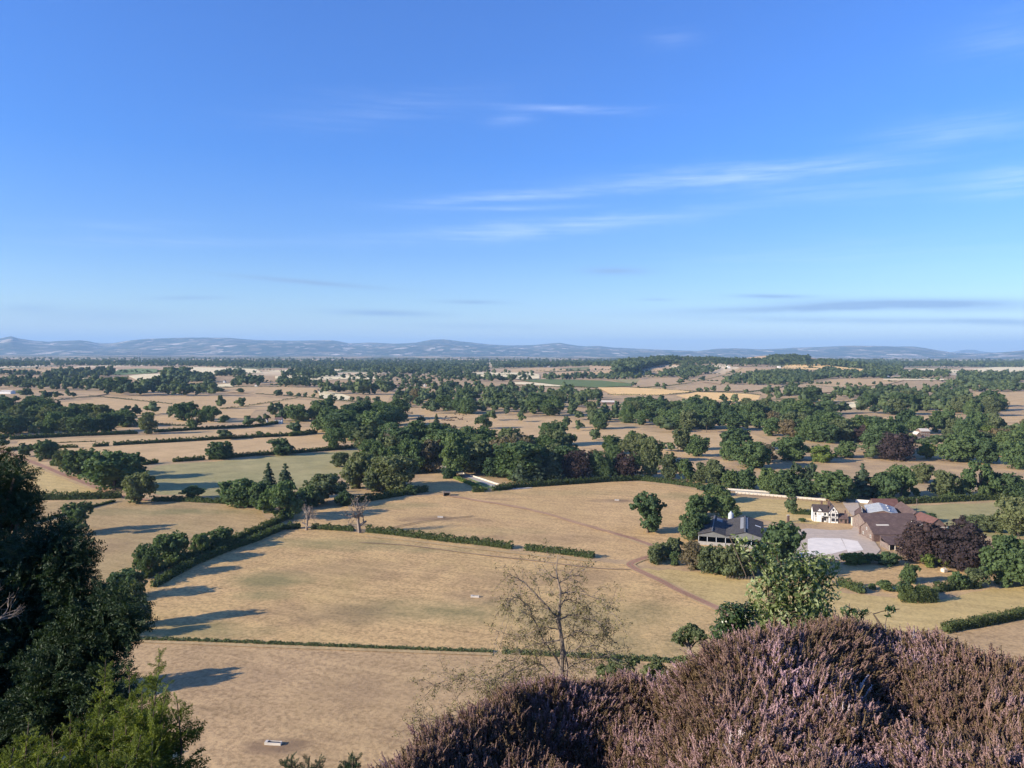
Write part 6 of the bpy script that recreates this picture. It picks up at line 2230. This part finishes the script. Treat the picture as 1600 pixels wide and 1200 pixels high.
    # dark little tips poking up at the bottom edge
    for i, (x, y, d, w, n, lab) in enumerate([(470, 1178, 4.6, 34, 7, 'dark green evergreen shoots at the bottom edge left of the heather'),
                                              (541, 1176, 4.4, 26, 5, 'smaller tuft of evergreen shoots at the bottom edge beside the heather')]):
        b3 = np.array(at(x, y + 130, d))
        tt = thing('evergreen_seedling', lab, 'shrub', b3)
        P, D, S, W = [], [], [], []
        for k in range(n):
            tip = np.array(at(x + r.uniform(-w, w), y + r.uniform(0, 22), d + r.uniform(-.15, .15))); foot = b3 + np.array((r.uniform(-.05, .05), 0, .1))
            m = 34; s = r.uniform(0, .75, m)
            P.append(tip + (foot - tip) * s[:, None]); a = r.uniform(0, 6.28, m)
            D.append(np.stack([np.cos(a), np.sin(a), .8 + 0 * a], 1)); S.append(.05 + .06 * s)
            W.append(tube_quads([foot, tip], [.012, .004], 4))
        Q, _ = scatter_quads(protos2, np.concatenate(P), np.concatenate(D), np.concatenate(S), r)
        link(bpy.data.objects.new('foliage', qmesh('foliage', Q - b3, YEW)), tt)
        link(bpy.data.objects.new('stems', qmesh('stems', np.concatenate(W) - b3, BARK)), tt)
    # bleached dead branch at the left edge
    p = np.array(at(-22, 985, 6.6))
    q = dead_quads(r, .022, 4, .6, .5) * np.array((.40, .3, .40))
    o = bpy.data.objects.new('dead_branch', qmesh('dead_branch', q, PALE_BARK)); o.location = p; o.rotation_euler = (.0, .35, .4); link(o)
    tag(o, 'bleached bare branch against the dark yew at the left edge', 'dead branch')


yew()


# ---- straggly larch in the middle
def larch():
    r = np.random.RandomState(8)
    d0 = 17.0
    foot = np.array(at(879, 1112, d0)); top = np.array(at(872, 866, d0))
    t = thing('larch_sapling', 'straggly half bare larch rising behind the heather', 'larch', foot)
    W, N = [], []
    trunk = [foot, np.array(at(877, 1045, d0)), np.array(at(879, 1010, d0)), np.array(at(873, 968, d0)), np.array(at(876, 925, d0)), np.array(at(869, 893, d0)), top]
    W.append(tube_quads(trunk, [.075, .06, .05, .04, .027, .016, .005], 7))
    W.append(tube_quads([np.array(at(882, 1080, d0)), np.array(at(886, 1040, d0)), np.array(at(880, 1010, d0))], [.05, .04, .03], 6))

    def needles(p, n, s):
        N.append(leaf_quads(r, p + r.normal(0, s * .6, (n, 3)), r.normal(0, 1, (n, 3)), .0145, .5, 1.0))

    def limb(pts, r0, dens=1.0):
        P = np.array(pts)
        # smooth the polyline
        tt = np.linspace(0, len(P) - 1, 4 * (len(P) - 1) + 1)
        S = np.stack([np.interp(tt, range(len(P)), P[:, k]) for k in range(3)], 1)
        S[1:-1] = (S[:-2] + 2 * S[1:-1] + S[2:]) / 4
        S += r.normal(0, .012, S.shape)
        W.append(tube_quads(S, np.linspace(r0 * .62, r0 * .12, len(S)), 5))
        L = np.linalg.norm(np.diff(S, axis=0), axis=1).sum()
        for _ in range(int(L * 18 * dens)):
            k = r.randint(1, len(S)); c = S[k] + (S[k - 1] - S[k]) * r.uniform()
            dr = unit(S[k] - S[k - 1]) * .5 + r.normal(0, .55, 3) + np.array((0, 0, r.choice((-.35, .25))))
            l = r.uniform(.2, .75)
            e1 = c + unit(dr) * l * .5; e2 = e1 + unit(dr + np.array((0, 0, -.25)) + r.normal(0, .25, 3)) * l * .5
            W.append(tube_quads([c, e1, e2], [.006, .0045, .0025], 3))
            for q in range(3):
                f = e1 + (e2 - e1) * r.uniform(0, 1)
                g = f + unit(r.normal(0, 1, 3) + np.array((0, 0, -.2))) * r.uniform(.06, .16)
                W.append(tube_quads([f, g], [.004, .002], 3))
                needles(g, 7, .05)
            needles(e2, 9, .06); needles(e1, 5, .05)
    A = lambda x, y, dd=0: np.array(at(x, y, d0 + dd))
    for pts, r0, dn in [([A(874, 972), A(850, 945), A(820, 915), A(797, 897)], .045, 1.0), ([A(876, 1040), A(852, 1004), A(836, 975), A(826, 945), A(806, 925), A(785, 935)], .04, 1.1),
                        ([A(873, 968), A(895, 962), A(925, 965), A(945, 985), A(950, 1005)], .03, 1.2), ([A(872, 930), A(900, 925), A(935, 935), A(950, 948)], .026, 1.0),
                        ([A(872, 912), A(893, 900), A(915, 893)], .02, 1.0), ([A(871, 905), A(852, 893), A(836, 885)], .02, .9), ([A(870, 890), A(861, 882), A(850, 880)], .012, .9),
                        ([A(878, 1025), A(905, 1010), A(935, 1012), A(955, 1030)], .03, 1.2), ([A(878, 1050), A(905, 1030), A(950, 1030), A(985, 1045)], .03, 1.0),
                        ([A(876, 1000), A(900, 985), A(920, 992), A(932, 1010)], .025, 1.1), ([A(875, 1000), A(845, 1003), A(815, 1020), A(790, 1050)], .03, 1.0),
                        ([A(878, 1075), A(850, 1040), A(820, 1040), A(770, 1055), A(715, 1070), A(672, 1085)], .035, 1.25), ([A(850, 1045), A(800, 1050), A(770, 1075), A(745, 1110)], .025, 1.2),
                        ([A(874, 985), A(850, 980), A(825, 990), A(800, 1000), A(775, 985)], .022, 1.0), ([A(878, 1085), A(830, 1075), A(790, 1090), A(760, 1120), A(735, 1140)], .03, 1.6), ([A(873, 950), A(886, 935), A(905, 945), A(930, 960)], .02, 1.0),
                        ([A(878, 1090), A(800, 1095), A(740, 1115), A(690, 1125), A(645, 1118)], .022, 1.0), ([A(878, 1092), A(835, 1100), A(790, 1120), A(740, 1150)], .02, 1.9)]:
        limb([p + np.array((0, r.uniform(-.3, .3), 0)) * (0 if i == 0 else i / 2) for i, p in enumerate(pts)], r0, dn)
    bark = plain_mat('larch_bark', (.30, .245, .20), (.16, .125, .10), 8, .95, .05)
    nd = plain_mat('larch_needles', (.21, .19, .085), (.11, .10, .045), 6, .8, .1)
    link(bpy.data.objects.new('trunk', qmesh('trunk', np.concatenate(W) - foot, bark)), t)
    link(bpy.data.objects.new('foliage', qmesh('foliage', np.concatenate(N) - foot, nd)), t)


larch()


# ---- broad-leaved shrubs behind the heather
def leaf_shapes(r, P, N, size, jit=.8):
    """pointed leaves, folded slightly: one quad each"""
    n = len(P)
    nn = unit(N + r.normal(0, jit, (n, 3)))
    a = unit(np.cross(nn, r.normal(0, 1, (n, 3)) + np.array((0, 0, -.4)))); c = np.cross(nn, a)
    s = (size * r.uniform(.6, 1.3, n))[:, None]
    return np.stack([P - a * s, P + c * s * .42 - a * s * .1, P + a * s, P - c * s * .42 - a * s * .1], 1)


def shrub(name, label, cat, foot_px, lobes, leaf, n, mat, seed, twigs=(), wr=1.0):
    r = np.random.RandomState(seed)
    foot = np.array(at(*foot_px))
    t = thing(name, label, cat, foot)
    Q, W = [], []
    for (x, y, rx, ry, d, w) in lobes:
        c = np.array(at(x, y, d)); k = d / FPX
        m = int(n * w)
        dd = unit(r.normal(0, 1, (m, 3)) + np.array((0, 0, .15)))
        p = c + dd * (r.uniform(.25, 1.02, m) ** .6)[:, None] * np.array((rx * k, (rx + ry) * .45 * k, ry * k))
        Q.append(leaf_shapes(r, p, dd + np.array((-.2, -.25, .4)), leaf))
        W.append(tube_quads([foot, foot + (c - foot) * .5 + r.normal(0, .06, 3), c], [.035 * wr, .022 * wr, .008 * wr], 5))
        for _ in range(max(3, m // 45)):
            e = c + unit(r.normal(0, 1, 3) + np.array((0, 0, .4))) * np.array((rx * k, rx * k, ry * k)) * r.uniform(.6, 1.05)
            W.append(tube_quads([foot + (c - foot) * r.uniform(.6, 1), (c + e) / 2 + r.normal(0, .03, 3), e], [.010 * wr, .007 * wr, .003 * wr], 4))
    for tw in twigs:                                     # single leafy shoots standing out of the crown
        P = [np.array(at(*q)) for q in tw]
        W.append(tube_quads([foot + (P[0] - foot) * .7] + P, [.008 * wr] + list(np.linspace(.009, .003, len(P)) * wr), 4))
        P = np.array(P)
        m = int(np.linalg.norm(np.diff(P, axis=0), axis=1).sum() * 75)
        tt = r.uniform(.1, len(P) - 1, m)
        c = np.stack([np.interp(tt, range(len(P)), P[:, k]) for k in range(3)], 1) + r.normal(0, leaf * .8, (m, 3))
        Q.append(leaf_shapes(r, c, r.normal(0, 1, (m, 3)) + np.array((-.2, -.2, .5)), leaf))
    link(bpy.data.objects.new('leaves', qmesh('leaves', np.concatenate(Q) - foot, mat)), t)
    link(bpy.data.objects.new('branches', qmesh('branches', np.concatenate(W) - foot, BARK)), t)
    return t


def leafy_mat(name, c1, c2, c3, rough=.45):
    m, b, p = new_mat(name)
    oc = b.node('ShaderNodeTexCoord').outputs['Object']
    n1 = b.noise(oc, 16, 2, .6); n2 = b.noise(oc, 2.4, 2, .5)
    col = b.ramp(b.m('ADD', b.m('MULTIPLY', n1, .65), b.m('MULTIPLY', n2, .35)), [(.36, c1), (.49, c2), (.64, c3)])
    fin(b, p, col, rough, .35)
    t = b.node('ShaderNodeBsdfTranslucent'); b.put(t.inputs[0], b.mix(1.0, col, (1.3, 1.5, .6), 'MULTIPLY'))
    mx = b.node('ShaderNodeMixShader'); mx.inputs[0].default_value = .3
    b.l.new(p.outputs[0], mx.inputs[1]); b.l.new(t.outputs[0], mx.inputs[2]); b.l.new(mx.outputs[0], b.n['Material Output'].inputs[0])
    return m


PALE_LEAF = leafy_mat('whitebeam_leaves', (.070, .098, .028), (.150, .188, .062), (.36, .40, .21))  # palest tone: light undersides plus highlights put into the leaf colour
DARK_LEAF = leafy_mat('holly_leaves', (.020, .042, .016), (.042, .075, .028), (.11, .15, .06), .3)
shrub('whitebeam_bush', 'pale leafed bush with silvery leaves rising behind the heather', 'shrub', (1225, 1040, 11.5),
      [(1225, 900, 34, 30, 11.5, .9), (1262, 885, 36, 26, 11.6, .9), (1200, 930, 34, 34, 11.3, .9), (1245, 935, 48, 34, 11.4, 1.2), (1285, 920, 30, 34, 11.7, .7), (1180, 965, 30, 26, 11.2, .6), (1225, 965, 50, 22, 11.2, 1.0),
       (1275, 960, 34, 20, 11.4, .7), (1290, 885, 24, 20, 11.9, .35), (1205, 895, 16, 20, 11.4, .3)], .042, 520, PALE_LEAF, 3,
      twigs=[[(1200, 900, 11.3), (1185, 880, 11.3), (1165, 862, 11.3), (1152, 850, 11.3)], [(1200, 890, 11.4), (1192, 862, 11.4), (1180, 850, 11.4), (1174, 868, 11.4)], [(1220, 880, 11.4), (1205, 862, 11.4), (1190, 848, 11.4)],
             [(1255, 872, 11.5), (1258, 860, 11.5), (1252, 848, 11.5)], [(1215, 870, 11.4), (1210, 850, 11.3), (1150, 842, 11.3)], [(1170, 875, 11.3), (1175, 895, 11.3)], [(1140, 838, 11.3), (1158, 845, 11.3), (1172, 858, 11.3)]])
shrub('holly_bush', 'dark glossy holly bush left of the pale leafed bush', 'shrub', (1140, 1080, 9.0),
      [(1142, 960, 24, 20, 9.0, .9), (1135, 990, 28, 26, 9.0, 1.2), (1160, 985, 26, 30, 9.1, 1.0), (1128, 1015, 20, 26, 8.9, .8), (1165, 955, 18, 14, 9.1, .4), (1150, 1025, 30, 24, 8.9, .9)], .028, 560, DARK_LEAF, 5,
      twigs=[[(1150, 955, 9.0), (1148, 942, 9.0)], [(1165, 950, 9.0), (1168, 938, 9.0)], [(1165, 965, 9.0), (1185, 962, 9.0), (1200, 958, 9.0)]])
shrub('leafy_shoot', 'single thin leafy shoot standing above the heather on the right', 'shrub', (1381, 985, 5.4), [(1391, 952, 9, 6, 5.4, .06)], .022, 420, DARK_LEAF, 6, twigs=[[(1384, 972, 5.4), (1387, 958, 5.4), (1392, 949, 5.4)]], wr=.35)
shrub('bilberry_bush', 'small bush with dead flower heads at the heather crest', 'shrub', (1335, 1010, 5.2), [(1322, 955, 10, 8, 5.2, .1), (1338, 960, 16, 10, 5.2, .15), (1352, 956, 6, 5, 5.2, .06)], .017, 420, DARK_LEAF, 9,
      twigs=[[(1340, 965, 5.2), (1352, 953, 5.2)], [(1325, 965, 5.2), (1318, 950, 5.2)]], wr=.3)


# small pine further down the slope, with bushes round it
def slope_pine():
    r = np.random.RandomState(14)
    d = 46.0
    foot = np.array(at(1080, 1062, d))
    t = thing('pine_tree', 'small flat topped pine on the slope left of the holly bush', 'pine tree', foot)
    k = d / FPX
    L = []
    W = [tube_quads([foot, np.array(at(1077, 1020, d)), np.array(at(1076, 1000, d))], [.16, .11, .08], 6)]
    for (x, y, rx) in [(1062, 996, 11), (1072, 989, 12), (1082, 985, 11), (1092, 992, 11), (1098, 1001, 8), (1068, 1003, 8), (1084, 998, 9), (1056, 1001, 7)]:
        c = np.array(at(x, y, d + r.uniform(-.6, .6)))
        L.append((*(c - foot), rx * k))
        W.append(tube_quads([np.array(at(1077, 1015, d)), (np.array(at(1077, 1005, d)) + c) / 2, c], [.06, .045, .02], 4))
    q = crown(r, L, 2600, .05, core=0, flat=.6)
    link(bpy.data.objects.new('crown', qmesh('crown', q, LEAF['o'])), t)
    link(bpy.data.objects.new('trunk', qmesh('trunk', np.concatenate(W) - foot, PALE_BARK)), t)


slope_pine()
for (x, y, h, w, d, lab) in [(1078, 1050, 28, 40, 40, 'green bush at the foot of the small slope pine'), (1020, 1058, 26, 40, 30, 'grey green bush below the larch on the slope'), (965, 1062, 36, 60, 26, 'olive scrub bush right of the larch on the slope'),
                             (1110, 1052, 30, 34, 36, 'dark bush between the small slope pine and the holly')]:
    p = np.array(at(x, y + 8, d)); k = d / FPX
    c, _t, _w = mesh_for('bush', _rt.randint(3), 'o')
    o = bpy.data.objects.new('bush', c); o.location = p; o.scale = (w * k, w * k, (h + 8) * k); link(o)
    tag(o, lab, 'bush')

# unseen trees added on the hilltop to shade the yew and part of the heather
for (x, y, z, w, h, fam, lab) in [(-12.3, 5.6, -6.5, 4.6, 8.6, 'dome', 'unseen hilltop tree added outside the frame to shade the dark yew'), (-5.3, -.75, -3.2, 3.0, 4.5, 'round', 'unseen hilltop bush added beside the viewpoint to shade the heather')]:
    c, tr, _w = mesh_for(fam, 0, 'd')
    o = bpy.data.objects.new('broadleaf_tree', None); o.location = (x, y, EYE[2] + z); o.scale = (w, w, h); link(o)
    link(bpy.data.objects.new('trunk', tr), o); link(bpy.data.objects.new('crown', c), o)
    tag(o, lab, 'tree')

# ------------------------------------------------------------------ the air
HAZE_D = 4.2e-5
def build_haze():
    m = bpy.data.materials.new('haze_air')
    m.use_nodes = True
    t = m.node_tree
    for n in list(t.nodes):
        if n.type != 'OUTPUT_MATERIAL':
            t.nodes.remove(n)
    v = t.nodes.new('ShaderNodeVolumePrincipled')
    v.inputs['Color'].default_value = (0.42, 0.68, 1.0, 1)
    v.inputs['Density'].default_value = HAZE_D
    v.inputs['Anisotropy'].default_value = 0.0
    t.links.new(v.outputs[0], t.nodes['Material Output'].inputs['Volume'])
    o = MB().box(-61000, 61000, -61000, 61000, -8, 1100).build('haze', m)
    struct(o, 'thin blue summer haze over the plain', 'stuff')

build_haze()
